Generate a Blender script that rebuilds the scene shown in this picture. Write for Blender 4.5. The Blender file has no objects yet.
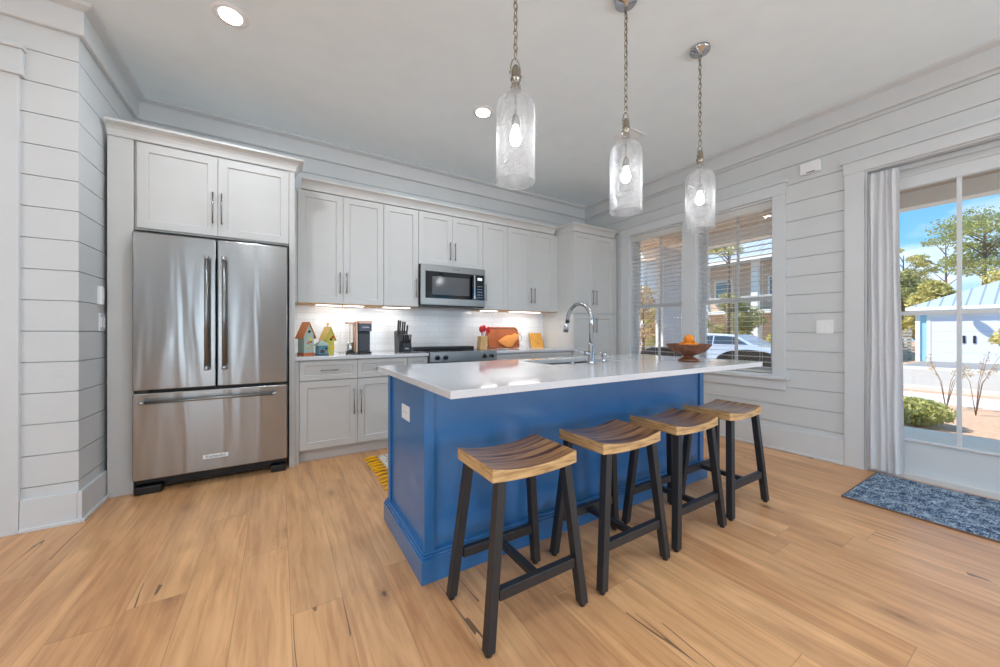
import bpy, bmesh, math, random
from mathutils import Vector, Matrix
random.seed(7)
S = bpy.context.scene
COL = S.collection
PI = math.pi

# ------------------------------------------------------------------ camera, world, sun, light, exposure
cam_d = bpy.data.cameras.new('camera'); cam = bpy.data.objects.new('camera', cam_d); COL.objects.link(cam)
cam_d.sensor_width = 36; cam_d.lens = 12.96; cam_d.shift_y = -0.0015; cam_d.clip_end = 400; cam_d.clip_start = .02
cam.location = (0, 0, 1.125); cam.rotation_euler = (PI/2, 0, -math.radians(31.55))
S.camera = cam
S.view_settings.view_transform = 'Standard'; S.view_settings.look = 'None'
S.view_settings.gamma = 1; S.view_settings.use_curve_mapping = False
S.view_settings.exposure = 0.25
S.cycles.max_bounces = 10; S.cycles.diffuse_bounces = 6; S.cycles.transparent_max_bounces = 24
S.cycles.caustics_reflective = False; S.cycles.caustics_refractive = False

W = bpy.data.worlds.new('sky'); S.world = W; W.use_nodes = True
def world():
    nt = W.node_tree; nt.nodes.clear(); N = nt.nodes.new; L = nt.links.new
    out = N('ShaderNodeOutputWorld'); bg = N('ShaderNodeBackground'); L(bg.outputs[0], out.inputs[0])
    tc = N('ShaderNodeTexCoord'); sp = N('ShaderNodeSeparateXYZ'); L(tc.outputs['Generated'], sp.inputs[0])
    r = N('ShaderNodeValToRGB'); L(sp.outputs['Z'], r.inputs[0])
    e = r.color_ramp.elements; e[0].position = 0.0; e[0].color = (.20, .43, .66, 1); e[1].position = .75; e[1].color = (.07, .22, .50, 1)
    m = r.color_ramp.elements.new(.3); m.color = (.075, .27, .54, 1)
    mp = N('ShaderNodeMapping'); mp.inputs['Scale'].default_value = (2.2, 2.2, 6); L(tc.outputs['Generated'], mp.inputs[0])
    n = N('ShaderNodeTexNoise'); n.inputs['Scale'].default_value = 1.6; n.inputs['Detail'].default_value = 6; L(mp.outputs[0], n.inputs[0])
    c = N('ShaderNodeValToRGB'); L(n.outputs['Fac'], c.inputs[0])
    c.color_ramp.elements[0].position = .56; c.color_ramp.elements[0].color = (0, 0, 0, 1); c.color_ramp.elements[1].position = .72
    c.color_ramp.elements[1].color = (.85, .85, .85, 1)
    mx = N('ShaderNodeMixRGB'); L(c.outputs[0], mx.inputs[0]); L(r.outputs[0], mx.inputs[1]); mx.inputs[2].default_value = (.62, .66, .72, 1)
    L(mx.outputs[0], bg.inputs[0]); bg.inputs[1].default_value = 1.8
world()
def light(name, kind, loc, energy, color=(1, 1, 1), aim=None, **kw):
    d = bpy.data.lights.new(name, kind); d.energy = energy; d.color = color
    for k, v in kw.items(): setattr(d, k, v)
    o = bpy.data.objects.new(name, d); COL.objects.link(o); o.location = loc
    if aim is not None: o.rotation_euler = Vector(aim).to_track_quat('-Z', 'Y').to_euler()
    return o
light('sun', 'SUN', (0, 0, 20), 6.0, (1, .94, .84), aim=(.42, -.48, -.82), angle=math.radians(1.0))
# added fill lamps at unseen window openings around the camera, standing in for daylight
REAR_WINDOWS = [(-1.75, -1.1), (1.4, 3.4)]
for a, b in REAR_WINDOWS:
    light('rear_window_fill', 'AREA', ((a+b)/2, -4.62, 1.3), 34*(b-a), (.76, .91, 1.04), aim=(0, 1, .8), shape='RECTANGLE', size=b-a, size_y=2.1)
light('side_fill', 'AREA', (4.30, -2.7, 1.3), 60, (.80, .92, 1.0), aim=(-1, 0, .7), shape='RECTANGLE', size=1.8, size_y=2.0)
light('left_fill', 'AREA', (-4.75, -1.9, 1.3), 84, (.76, .91, 1.04), aim=(1, 0, .85), shape='RECTANGLE', size=2.8, size_y=2.1)
DOWNLIGHTS = [(-.25, 2.72), (1.52, 2.76), (-.25, .2), (1.52, -.6), (-.25, -2.4), (1.6, -2.4), (3.1, -1.2), (-2.4, .6), (-2.4, -2.2)]

# ------------------------------------------------------------------ tagging helpers
def tag(o, label=None, cat=None, group=None, kind=None):
    if label: o['label'] = label
    if cat: o['category'] = cat
    if group: o['group'] = group
    if kind: o['kind'] = kind
    return o
def thing(name, label, cat, loc=(0, 0, 0), rz=0, group=None, kind=None):
    o = bpy.data.objects.new(name, None); COL.objects.link(o); o.location = loc; o.rotation_euler = (0, 0, rz)
    o.empty_display_size = .1
    return tag(o, label, cat, group, kind)
def copy_tree(o, parent=None):
    c = o.copy(); COL.objects.link(c)
    if parent is not None: c.parent = parent
    for ch in [q for q in bpy.data.objects if q.parent == o]: copy_tree(ch, c)
    return c
def origin_of(o):
    v = Vector((0, 0, 0))
    while o is not None: v += Vector(o.location); o = o.parent
    return v

class MB:
    """collects geometry in room coordinates; build() makes ONE mesh object"""
    def __init__(s): s.v = []; s.f = []; s.sm = []
    def add(s, vs, fs, smooth=False):
        b = len(s.v); s.v += [tuple(p) for p in vs]
        for f in fs: s.f.append([b+i for i in f]); s.sm.append(smooth)
        return s
    def box(s, x0, x1, y0, y1, z0, z1):
        x0, x1 = sorted((x0, x1)); y0, y1 = sorted((y0, y1)); z0, z1 = sorted((z0, z1))
        return s.add([(x0,y0,z0),(x1,y0,z0),(x1,y1,z0),(x0,y1,z0),(x0,y0,z1),(x1,y0,z1),(x1,y1,z1),(x0,y1,z1)],
              [(0,3,2,1),(4,5,6,7),(0,1,5,4),(1,2,6,5),(2,3,7,6),(3,0,4,7)])
    def hexa(s, bot, top):
        return s.add(list(bot)+list(top), [(0,3,2,1),(4,5,6,7),(0,1,5,4),(1,2,6,5),(2,3,7,6),(3,0,4,7)])
    def bar(s, p0, p1, w, h, up=(0,0,1)):
        p0 = Vector(p0); p1 = Vector(p1); d = (p1-p0).normalized(); u = Vector(up); sd = d.cross(u).normalized(); u = sd.cross(d)
        q = [(-w/2,-h/2),(w/2,-h/2),(w/2,h/2),(-w/2,h/2)]
        return s.add([p0+sd*a+u*b for a,b in q]+[p1+sd*a+u*b for a,b in q], [(0,1,2,3),(7,6,5,4),(0,4,5,1),(1,5,6,2),(2,6,7,3),(3,7,4,0)])
    def cyl(s, p0, p1, r, r2=None, n=20, caps=True):
        return s.tube([p0, p1], [r, r if r2 is None else r2], n, caps)
    def tube(s, pts, r, n=10, caps=True, closed=False):
        pts = [Vector(p) for p in pts]; m = len(pts)
        rs = r if isinstance(r, (list, tuple)) else [r]*m
        vs = []; prev = None
        for i, p in enumerate(pts):
            if closed: d = (pts[(i+1) % m]-pts[i-1])
            elif i == 0: d = pts[1]-p
            elif i == m-1: d = p-pts[i-1]
            else: d = (pts[i+1]-pts[i-1])
            d = d.normalized()
            if prev is None:
                a = Vector((0,0,1)) if abs(d.z) < .9 else Vector((1,0,0)); u = d.cross(a).normalized()
            else: u = (prev-d*prev.dot(d)).normalized()
            prev = u; w = d.cross(u)
            for k in range(n):
                t = 2*PI*k/n; vs.append(p+(u*math.cos(t)+w*math.sin(t))*rs[i])
        fs = []
        for i in range(m if closed else m-1):
            j = (i+1) % m
            for k in range(n):
                k2 = (k+1) % n; fs.append((i*n+k, i*n+k2, j*n+k2, j*n+k))
        s.add(vs, fs, True)
        if caps and not closed:
            b = len(s.v)-m*n
            s.f.append([b+k for k in range(n)][::-1]); s.sm.append(False)
            s.f.append([b+(m-1)*n+k for k in range(n)]); s.sm.append(False)
        return s
    def lathe(s, prof, c, n=32, closed=False):
        cx, cy, cz = c; m = len(prof); vs = []
        for r, z in prof:
            for k in range(n): t = 2*PI*k/n; vs.append((cx+r*math.cos(t), cy+r*math.sin(t), cz+z))
        fs = [(i*n+k, i*n+(k+1) % n, ((i+1) % m)*n+(k+1) % n, ((i+1) % m)*n+k) for i in range(m if closed else m-1) for k in range(n)]
        return s.add(vs, fs, True)
    def prism(s, poly, f0, f1):
        """poly list of 2d points; f0,f1 map (a,b)->xyz for the two ends"""
        n = len(poly)
        return s.add([f0(*p) for p in poly]+[f1(*p) for p in poly], [tuple(range(n))[::-1], tuple(range(n, 2*n))]+[(i, (i+1) % n, n+(i+1) % n, n+i) for i in range(n)])
    def sphere(s, c, r, n=16, sc=(1,1,1)):
        m = n//2; vs = []
        for i in range(m+1):
            a = PI*i/m
            for k in range(n): t = 2*PI*k/n; vs.append((c[0]+r*sc[0]*math.sin(a)*math.cos(t), c[1]+r*sc[1]*math.sin(a)*math.sin(t), c[2]+r*sc[2]*math.cos(a)))
        return s.add(vs, [(i*n+k, (i+1)*n+k, (i+1)*n+(k+1) % n, i*n+(k+1) % n) for i in range(m) for k in range(n)], True)
    def build(s, name, mat, parent=None, bevel=0, seg=2, kind=None, loc=None, fix=True, uv=False):
        o0 = origin_of(parent) if parent is not None else Vector((0,0,0))
        ol = Vector(loc) if loc is not None else Vector((0,0,0))
        off = o0+ol
        me = bpy.data.meshes.new(name); me.from_pydata([(a-off.x, b-off.y, c-off.z) for a,b,c in s.v], [], s.f)
        me.polygons.foreach_set('use_smooth', s.sm); me.update()
        if fix:
            bm = bmesh.new(); bm.from_mesh(me); bmesh.ops.remove_doubles(bm, verts=bm.verts, dist=1e-6)
            bmesh.ops.recalc_face_normals(bm, faces=bm.faces); bm.to_mesh(me); bm.free()
        if uv:
            ul = me.uv_layers.new(name='uv')
            for lp in me.loops: c_ = me.vertices[lp.vertex_index].co; ul.data[lp.index].uv = (c_.x, c_.z)
        me.materials.append(mat)
        o = bpy.data.objects.new(name, me); COL.objects.link(o); o.location = ol
        if parent is not None: o.parent = parent
        if bevel:
            b = o.modifiers.new('bevel', 'BEVEL'); b.width = bevel; b.segments = seg; b.limit_method = 'ANGLE'; b.angle_limit = math.radians(40)
        if kind: o['kind'] = kind
        return o
def box(name, mat, parent, x0, x1, y0, y1, z0, z1, bevel=0, **k):
    return MB().box(x0, x1, y0, y1, z0, z1).build(name, mat, parent, bevel, **k)
def text(name, body, size, loc, rot, mat, parent, ext=.0006, align='CENTER'):
    c = bpy.data.curves.new(name, 'FONT'); c.body = body; c.size = size; c.extrude = ext; c.align_x = align; c.align_y = 'CENTER'
    o = bpy.data.objects.new(name, c); COL.objects.link(o)
    dg = bpy.context.evaluated_depsgraph_get(); me = bpy.data.meshes.new_from_object(o.evaluated_get(dg)); bpy.data.objects.remove(o)
    me.materials.clear(); me.materials.append(mat)
    o = bpy.data.objects.new(name, me); COL.objects.link(o); o.rotation_euler = rot
    if parent is not None: o.parent = parent; o.location = Vector(loc)-origin_of(parent)
    else: o.location = loc
    return o

# ------------------------------------------------------------------ materials
class NT:
    def __init__(s, name):
        s.m = bpy.data.materials.new(name); s.m.use_nodes = True; s.t = s.m.node_tree; s.t.nodes.clear()
        s.out = s.n('ShaderNodeOutputMaterial'); s.b = s.n('ShaderNodeBsdfPrincipled'); s.l(s.b.outputs[0], s.out.inputs[0])
    def n(s, t, **k):
        x = s.t.nodes.new(t)
        for a, b in k.items(): setattr(x, a, b)
        return x
    def l(s, a, b): s.t.links.new(a, b)
    def put(s, inp, v):
        if hasattr(v, 'is_linked') or hasattr(v, 'links'): s.l(v, inp)
        else: inp.default_value = v
    def math(s, op, a, b=0.0, c=0.0):
        x = s.n('ShaderNodeMath', operation=op); s.put(x.inputs[0], a); s.put(x.inputs[1], b); s.put(x.inputs[2], c); return x.outputs[0]
    def mix(s, f, a, b, mode='MIX'):
        x = s.n('ShaderNodeMixRGB', blend_type=mode); s.put(x.inputs[0], f)
        for i, v in ((1, a), (2, b)): s.put(x.inputs[i], v if not isinstance(v, tuple) or len(v) == 4 else v+(1,))
        return x.outputs[0]
    def coord(s, kind='Object', scale=(1,1,1), loc=(0,0,0), rot=(0,0,0)):
        tc = s.n('ShaderNodeTexCoord'); mp = s.n('ShaderNodeMapping'); s.l(tc.outputs[kind], mp.inputs[0])
        mp.inputs['Scale'].default_value = scale; mp.inputs['Location'].default_value = loc; mp.inputs['Rotation'].default_value = rot
        return mp.outputs[0]
    def noise(s, v, scale, detail=3, rough=.5, out='Fac', dist=0):
        x = s.n('ShaderNodeTexNoise'); s.l(v, x.inputs['Vector']); x.inputs['Scale'].default_value = scale
        x.inputs['Detail'].default_value = detail; x.inputs['Roughness'].default_value = rough; x.inputs['Distortion'].default_value = dist
        return x.outputs[out]
    def ramp(s, f, stops):
        x = s.n('ShaderNodeValToRGB'); s.l(f, x.inputs[0]); e = x.color_ramp.elements
        while len(e) < len(stops): e.new(.5)
        for q, (p, c) in zip(e, stops): q.position = p; q.color = c if len(c) == 4 else tuple(c)+(1,)
        return x.outputs[0]
    def bump(s, h, strength=.2, dist=.01):
        x = s.n('ShaderNodeBump'); s.l(h, x.inputs['Height']); x.inputs['Strength'].default_value = strength; x.inputs['Distance'].default_value = dist
        s.l(x.outputs[0], s.b.inputs['Normal']); return x
def srgb(r, g, b):
    f = lambda c: ((c/255+.055)/1.055)**2.4 if c > 10 else c/255/12.92
    return (f(r), f(g), f(b), 1)
def mat(name, col, rough=.5, metal=0, vary=.04, scale=6, bump=0, coat=0, emit=None, spec=None):
    t = NT(name); v = t.coord(); nz = t.noise(v, scale, 3)
    lo = tuple(c*(1-vary) for c in col[:3]); hi = tuple(min(1, c*(1+vary)) for c in col[:3])
    t.l(t.mix(nz, lo, hi), t.b.inputs['Base Color'])
    t.b.inputs['Roughness'].default_value = rough; t.b.inputs['Metallic'].default_value = metal
    if coat: t.b.inputs['Coat Weight'].default_value = coat; t.b.inputs['Coat Roughness'].default_value = .15
    if spec is not None: t.b.inputs['Specular IOR Level'].default_value = spec
    if bump: t.bump(t.noise(v, scale*8, 2), bump, .004)
    if emit: t.b.inputs['Emission Color'].default_value = emit[0]; t.b.inputs['Emission Strength'].default_value = emit[1]
    return t.m
M = {}
M['wall'] = mat('wall_paint', srgb(209, 211, 211), .45, bump=.03)
M['trim'] = mat('trim_paint', srgb(212, 214, 215), .38)
M['ceiling'] = mat('ceiling_paint', srgb(239, 248, 253), .9)
M['cab'] = mat('cabinet_paint', srgb(204, 203, 200), .35)
M['gap'] = mat('board_gap', srgb(196, 197, 195), .9)
M['dark'] = mat('black_plastic', srgb(22, 22, 23), .4)
M['blackmetal'] = mat('stool_black_metal', srgb(40, 41, 44), .4, bump=.05)
M['nickel'] = mat('brushed_nickel', srgb(150, 148, 145), .28, 1)
M['chrome'] = mat('polished_chrome', srgb(190, 192, 196), .1, 1)
M['oldnickel'] = mat('aged_nickel', srgb(160, 152, 138), .25, 1)
M['plate'] = mat('switch_plate_plastic', srgb(238, 238, 238), .35)
M['bark'] = mat('bark', srgb(120, 98, 82), .9, vary=.3, scale=9)
M['orange'] = mat('orange_peel', srgb(240, 140, 20), .45, bump=.1, scale=20)
M['yellow'] = mat('yellow_yarn', srgb(252, 184, 20), .9, vary=.15, scale=60)
M['red'] = mat('red_enamel', srgb(190, 25, 30), .4)
M['white'] = mat('white_enamel', srgb(238, 238, 238), .35)
M['tanwood'] = mat('raw_maple', srgb(215, 170, 115), .6, vary=.12, scale=14)
M['porch_white'] = mat('exterior_white', srgb(236, 236, 232), .6)

def m_floor():
    t = NT('oak_plank_floor'); tc = t.n('ShaderNodeTexCoord'); sp = t.n('ShaderNodeSeparateXYZ'); t.l(tc.outputs['Object'], sp.inputs[0])
    X, Y = sp.outputs[0], sp.outputs[1]; Wd = .19; Ln = 1.95
    rx = t.math('DIVIDE', t.math('ADD', X, 10.03), Wd); row = t.math('FLOOR', rx); fx = t.math('FRACT', rx)
    wn = t.n('ShaderNodeTexWhiteNoise', noise_dimensions='1D'); t.l(row, wn.inputs['W'])
    ry = t.math('ADD', t.math('DIVIDE', t.math('ADD', Y, 20), Ln), t.math('MULTIPLY', wn.outputs['Value'], 7.0)); cl = t.math('FLOOR', ry); fy = t.math('FRACT', ry)
    cb = t.n('ShaderNodeCombineXYZ'); t.l(row, cb.inputs[0]); t.l(cl, cb.inputs[1])
    w2 = t.n('ShaderNodeTexWhiteNoise', noise_dimensions='3D'); t.l(cb.outputs[0], w2.inputs['Vector'])
    rnd = w2.outputs['Value']
    # seams
    ex = t.math('MULTIPLY', t.math('MINIMUM', fx, t.math('SUBTRACT', 1.0, fx)), Wd)
    ey = t.math('MULTIPLY', t.math('MINIMUM', fy, t.math('SUBTRACT', 1.0, fy)), Ln)
    seam = t.math('LESS_THAN', t.math('MINIMUM', ex, ey), .0014)
    # grain coordinates, shifted plank by plank
    sh = t.n('ShaderNodeVectorMath', operation='SCALE'); t.l(w2.outputs['Color'], sh.inputs[0]); sh.inputs['Scale'].default_value = 40
    ad = t.n('ShaderNodeVectorMath', operation='ADD'); t.l(tc.outputs['Object'], ad.inputs[0]); t.l(sh.outputs[0], ad.inputs[1])
    def mp(sc):
        q = t.n('ShaderNodeMapping'); t.l(ad.outputs[0], q.inputs[0]); q.inputs['Scale'].default_value = sc; return q.outputs[0]
    g1 = t.noise(mp((26, 1.5, 1)), 1.6, 6, .6, dist=.6)
    g2 = t.noise(mp((4.5, .9, 1)), 1.3, 4, .55, dist=1.2)
    base = t.ramp(rnd, [(0, srgb(188, 132, 88)), (.3, srgb(222, 166, 114)), (.65, srgb(240, 190, 138)), (1, srgb(204, 150, 106))])
    col = t.mix(.5, base, t.ramp(g1, [(.34, srgb(186, 128, 82)), (.52, srgb(228, 174, 121)), (.75, srgb(242, 194, 142))]))
    col = t.mix(t.ramp(g2, [(.40, (0,0,0)), (.68, (.5,.5,.5))]), col, srgb(172, 122, 84))
    # knots and checks
    vo = t.n('ShaderNodeTexVoronoi'); t.l(mp((4.2, 1.7, 1)), vo.inputs['Vector']); vo.inputs['Scale'].default_value = 1.0
    kd = t.math('ADD', vo.outputs['Distance'], t.math('SUBTRACT', t.math('MULTIPLY', t.noise(mp((14, 8, 1)), 1, 3), .14), .06))
    col = t.mix(t.ramp(kd, [(.03, (.95,.95,.95)), (.05, (.5,.5,.5)), (.10, (.22,.22,.22)), (.22, (0,0,0))]), col, srgb(96, 62, 42))
    cr = t.noise(mp((9, .55, 1)), 1.0, 2, .5, dist=.25)
    line = t.math('ABSOLUTE', t.math('SUBTRACT', cr, .5))
    cm = t.noise(mp((1.4, .9, 1)), 1.1, 1)
    crk = t.math('MULTIPLY', t.math('LESS_THAN', line, .010), t.math('GREATER_THAN', cm, .66))
    col = t.mix(t.math('MULTIPLY', crk, .75), col, srgb(72, 56, 46))
    col = t.mix(t.math('MULTIPLY', seam, .42), col, srgb(120, 88, 62))
    t.l(col, t.b.inputs['Base Color'])
    t.l(t.math('ADD', t.math('MULTIPLY', g1, .15), .26), t.b.inputs['Roughness'])
    t.bump(t.math('SUBTRACT', g1, t.math('MULTIPLY', seam, 2.0)), .12, .002)
    return t.m
M['floor'] = m_floor()
def m_steel(name, base=.56, rough=.24, wave=.5, aniso=0):
    t = NT(name); t.b.inputs['Metallic'].default_value = 1
    v = t.coord(scale=(1.2, 1.2, 90)); g = t.noise(v, 3, 3)
    t.l(t.mix(g, (base*.97, base*.965, base*.94), (base*1.02, base*1.01, base*.98)), t.b.inputs['Base Color'])
    t.l(t.math('ADD', t.math('MULTIPLY', g, .06), rough), t.b.inputs['Roughness'])
    w = t.noise(t.coord(scale=(3.0, 3.0, .3)), 2.0, 2, .45, dist=.5)
    b = t.bump(w, wave, .02)
    if aniso: t.b.inputs['Anisotropic'].default_value = aniso; tg = t.n('ShaderNodeTangent', direction_type='UV_MAP'); t.l(tg.outputs[0], t.b.inputs['Tangent']); t.b.inputs['Anisotropic Rotation'].default_value = .25
    return t.m
M['steel'] = m_steel('brushed_stainless_steel', .40, .22, .30, .72); M['steel2'] = m_steel('stainless_trim', .28, .3, .06)
def m_blue():
    t = NT('island_blue_paint'); n = t.noise(t.coord(), 2.2, 4)
    t.l(t.mix(n, srgb(30, 90, 148), srgb(52, 128, 190)), t.b.inputs['Base Color']); t.b.inputs['Roughness'].default_value = .36
    t.b.inputs['Coat Weight'].default_value = .6; t.b.inputs['Coat Roughness'].default_value = .22
    t.bump(t.noise(t.coord(scale=(1,1,1)), 60, 2), .05, .002); return t.m
M['blue'] = m_blue()
def m_quartz(name, a, b, rough=.07):
    t = NT(name); v = t.noise(t.coord(), 160, 2); w = t.noise(t.coord(), 60, 3)
    c = t.mix(t.ramp(v, [(.3, (1,1,1)), (.38, (0,0,0))]), a, b); c = t.mix(t.math('MULTIPLY', w, .25), c, srgb(190,190,192))
    t.l(c, t.b.inputs['Base Color']); t.b.inputs['Roughness'].default_value = rough; t.b.inputs['IOR'].default_value = 1.55; return t.m
M['quartz'] = m_quartz('white_quartz', srgb(216,217,221), srgb(176,176,180))
def m_tile():
    t = NT('white_subway_tile'); tc = t.coord(rot=(PI/2, 0, 0))
    br = t.n('ShaderNodeTexBrick'); t.l(tc, br.inputs['Vector']); br.inputs['Scale'].default_value = 1
    br.inputs['Brick Width'].default_value = .30; br.inputs['Row Height'].default_value = .066; br.inputs['Mortar Size'].default_value = .0016
    br.inputs['Mortar Smooth'].default_value = .3
    br.inputs['Color1'].default_value = srgb(236,237,238); br.inputs['Color2'].default_value = srgb(228,229,231); br.inputs['Mortar'].default_value = srgb(205,205,204)
    t.l(br.outputs['Color'], t.b.inputs['Base Color']); t.b.inputs['Roughness'].default_value = .12
    h = t.math('SUBTRACT', t.noise(t.coord(scale=(1,1,3)), 9, 2), t.math('MULTIPLY', br.outputs['Fac'], .8)); t.bump(h, .35, .004); return t.m
M['tile'] = m_tile()
def m_seat(i, rot):
    t = NT('acacia_seat_wood_%d' % i); tc = t.coord(loc=(i*1.7, i*.9, 0))
    def mp(sc):
        q = t.n('ShaderNodeMapping'); t.l(tc, q.inputs[0]); q.inputs['Scale'].default_value = sc; return q.outputs[0]
    g = t.noise(mp((1.6, 30, 6)), 1.4, 4, .55, dist=.8); f = t.noise(mp((6, 120, 30)), 1, 3)
    c = t.ramp(g, [(.33, srgb(72, 46, 28)), (.43, srgb(138, 94, 56)), (.53, srgb(190, 142, 90)), (.7, srgb(214, 170, 116))])
    c = t.mix(t.math('MULTIPLY', f, (.35, .75, .95, .8)[i]), c, srgb(96, 64, 42)); t.l(c, t.b.inputs['Base Color']); t.b.inputs['Roughness'].default_value = .32
    t.b.inputs['Coat Weight'].default_value = .5; t.b.inputs['Coat Roughness'].default_value = .18
    return t.m
def m_edge():
    t = NT('acacia_seat_edge'); g = t.noise(t.coord(scale=(3, 3, 30)), 3, 4, .6)
    t.l(t.ramp(g, [(.3, srgb(150, 112, 70)), (.5, srgb(204, 164, 112)), (.75, srgb(222, 186, 136))]), t.b.inputs['Base Color']); t.b.inputs['Roughness'].default_value = .45; return t.m
M['edge'] = m_edge()
def m_wood(name, a, b, scale=(2, 30, 30), rough=.5):
    t = NT(name); g = t.noise(t.coord(scale=scale), 2, 4, .6, dist=.5)
    t.l(t.ramp(g, [(.3, a), (.7, b)]), t.b.inputs['Base Color']); t.b.inputs['Roughness'].default_value = rough; return t.m
M['bowlwood'] = m_wood('carved_bowl_wood', srgb(84, 48, 28), srgb(140, 84, 52), (12, 12, 30), .35)
M['copper'] = mat('copper_tray', srgb(178, 100, 58), .38, .25, vary=.25, scale=18)
M['mitt'] = mat('quilted_orange_cloth', srgb(216, 142, 72), .9, vary=.15, scale=20)
M['blockwood'] = m_wood('knife_block_wood', srgb(190, 146, 92), srgb(224, 184, 128), (30, 30, 3))
M['squarewood'] = m_wood('coaster_wood', srgb(205, 140, 52), srgb(240, 182, 88), (40, 40, 4))
def m_glass(name, tint=(1,1,1), seeds=0):
    t = NT(name); t.t.nodes.remove(t.b)
    tr = t.n('ShaderNodeBsdfTransparent'); tr.inputs[0].default_value = tint+(1,)
    gl = t.n('ShaderNodeBsdfGlossy'); gl.inputs['Roughness'].default_value = .03 if not seeds else .3
    fr = t.n('ShaderNodeLayerWeight'); fr.inputs[0].default_value = .5
    mx = t.n('ShaderNodeMixShader'); t.l(tr.outputs[0], mx.inputs[1]); t.l(gl.outputs[0], mx.inputs[2])
    f = t.math('ADD', t.math('MULTIPLY', t.math('POWER', fr.outputs['Facing'], 4.0), .75 if seeds else .5), .09 if seeds else .04)
    if seeds:
        vo = t.n('ShaderNodeTexVoronoi'); vo.inputs['Scale'].default_value = 170; t.l(t.coord(), vo.inputs['Vector'])
        vz = t.n('ShaderNodeTexNoise'); t.l(t.coord(), vz.inputs['Vector']); vz.inputs['Scale'].default_value = 12
        bp = t.n('ShaderNodeBump'); bp.inputs['Strength'].default_value = .7; bp.inputs['Distance'].default_value = .01
        t.l(vo.outputs['Distance'], bp.inputs['Height']); t.l(bp.outputs[0], gl.inputs['Normal']); t.l(bp.outputs[0], fr.inputs['Normal'])
        sd = t.math('MULTIPLY', t.math('LESS_THAN', vo.outputs['Distance'], .34), t.math('GREATER_THAN', vz.outputs['Fac'], .5))
        f = t.math('MINIMUM', t.math('ADD', t.math('MULTIPLY', f, 1.0), t.math('MULTIPLY', sd, .36)), 1.0)
        gl.inputs[0].default_value = (1,1,1,1)
    t.l(f, mx.inputs[0]); t.l(mx.outputs[0], t.out.inputs[0]); return t.m
M['glass'] = m_glass('window_glass'); M['seedy'] = m_glass('seeded_glass', (.97,.97,.97), 1)
M['blackglass'] = mat('black_glass', srgb(10, 10, 11), .06); M['ovenglass'] = mat('oven_door_glass', srgb(88, 88, 90), .1)
M['bulb'] = mat('bulb_glow', (1, .95, .88, 1), .4, emit=((.95, .97, 1, 1), 60))
M['lamp'] = mat('downlight_lens', (1, 1, 1, 1), .4, emit=((1, .98, .94, 1), 5))
M['ledbar'] = mat('led_strip', (1, 1, 1, 1), .4, emit=((1, .98, .95, 1), 7))
M['screen'] = mat('display_glow', (.5, .7, .8, 1), .3, emit=((.8, .9, .95, 1), .5))
def m_curtain():
    t = NT('sheer_curtain_cloth'); g = t.noise(t.coord(scale=(1,1,1)), 260, 2)
    t.l(t.mix(g, srgb(226,226,228), srgb(240,240,241)), t.b.inputs['Base Color']); t.b.inputs['Roughness'].default_value = .9
    tl = t.n('ShaderNodeBsdfTranslucent'); tl.inputs[0].default_value = (.9,.9,.9,1); tr = t.n('ShaderNodeBsdfTransparent')
    a = t.n('ShaderNodeMixShader'); a.inputs[0].default_value = .3; t.l(t.b.outputs[0], a.inputs[1]); t.l(tl.outputs[0], a.inputs[2])
    b = t.n('ShaderNodeMixShader'); b.inputs[0].default_value = .04; t.l(a.outputs[0], b.inputs[1]); t.l(tr.outputs[0], b.inputs[2]); t.l(b.outputs[0], t.out.inputs[0]); return t.m
M['curtain'] = m_curtain()
def m_bluerug():
    t = NT('blue_trellis_rug'); tc = t.coord(); nz = t.noise(tc, 9, 5, .7); fine = t.math('ADD', t.math('MULTIPLY', t.noise(t.coord(scale=(1, 2.2, 1)), 60, 3, .7), .55), t.math('MULTIPLY', t.noise(t.coord(scale=(1, 1.6, 1)), 16, 5, .75), .45))
    w = t.n('ShaderNodeTexWave', wave_type='BANDS', bands_direction='DIAGONAL'); t.l(t.coord(scale=(1.3,1,0)), w.inputs[0]); w.inputs['Scale'].default_value = 2.2; w.inputs['Distortion'].default_value = 5; w.inputs['Detail'].default_value = 4
    w2 = t.n('ShaderNodeTexWave', wave_type='BANDS', bands_direction='DIAGONAL'); t.l(t.coord(scale=(-1.3,1,0)), w2.inputs[0]); w2.inputs['Scale'].default_value = 2.2; w2.inputs['Distortion'].default_value = 5; w2.inputs['Detail'].default_value = 4
    lat = t.math('MAXIMUM', w.outputs['Fac'], w2.outputs['Fac'])
    c = t.ramp(fine, [(.42, srgb(30, 48, 74)), (.5, srgb(88, 116, 146)), (.58, srgb(188, 202, 214))])
    c = t.mix(t.math('MULTIPLY', t.ramp(lat, [(.90,(0,0,0)),(.99,(.7,.7,.7))]), t.ramp(nz, [(.35,(.1,.1,.1)),(.6,(.75,.75,.75))])), c, srgb(178, 192, 204))
    c = t.mix(t.ramp(nz, [(.45,(0,0,0)),(.75,(.6,.6,.6))]), c, srgb(46, 66, 92))
    t.l(c, t.b.inputs['Base Color']); t.b.inputs['Roughness'].default_value = .95; t.bump(fine, .5, .01); return t.m
M['bluerug'] = m_bluerug()
def m_kilim():
    t = NT('pale_patterned_rug'); vo = t.n('ShaderNodeTexVoronoi'); t.l(t.coord(), vo.inputs[0]); vo.inputs['Scale'].default_value = 22
    c = t.mix(t.math('LESS_THAN', vo.outputs['Distance'], .26), srgb(222, 216, 206), srgb(120, 140, 150)); t.l(c, t.b.inputs['Base Color'])
    t.b.inputs['Roughness'].default_value = .95; return t.m
M['kilim'] = m_kilim()

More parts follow.
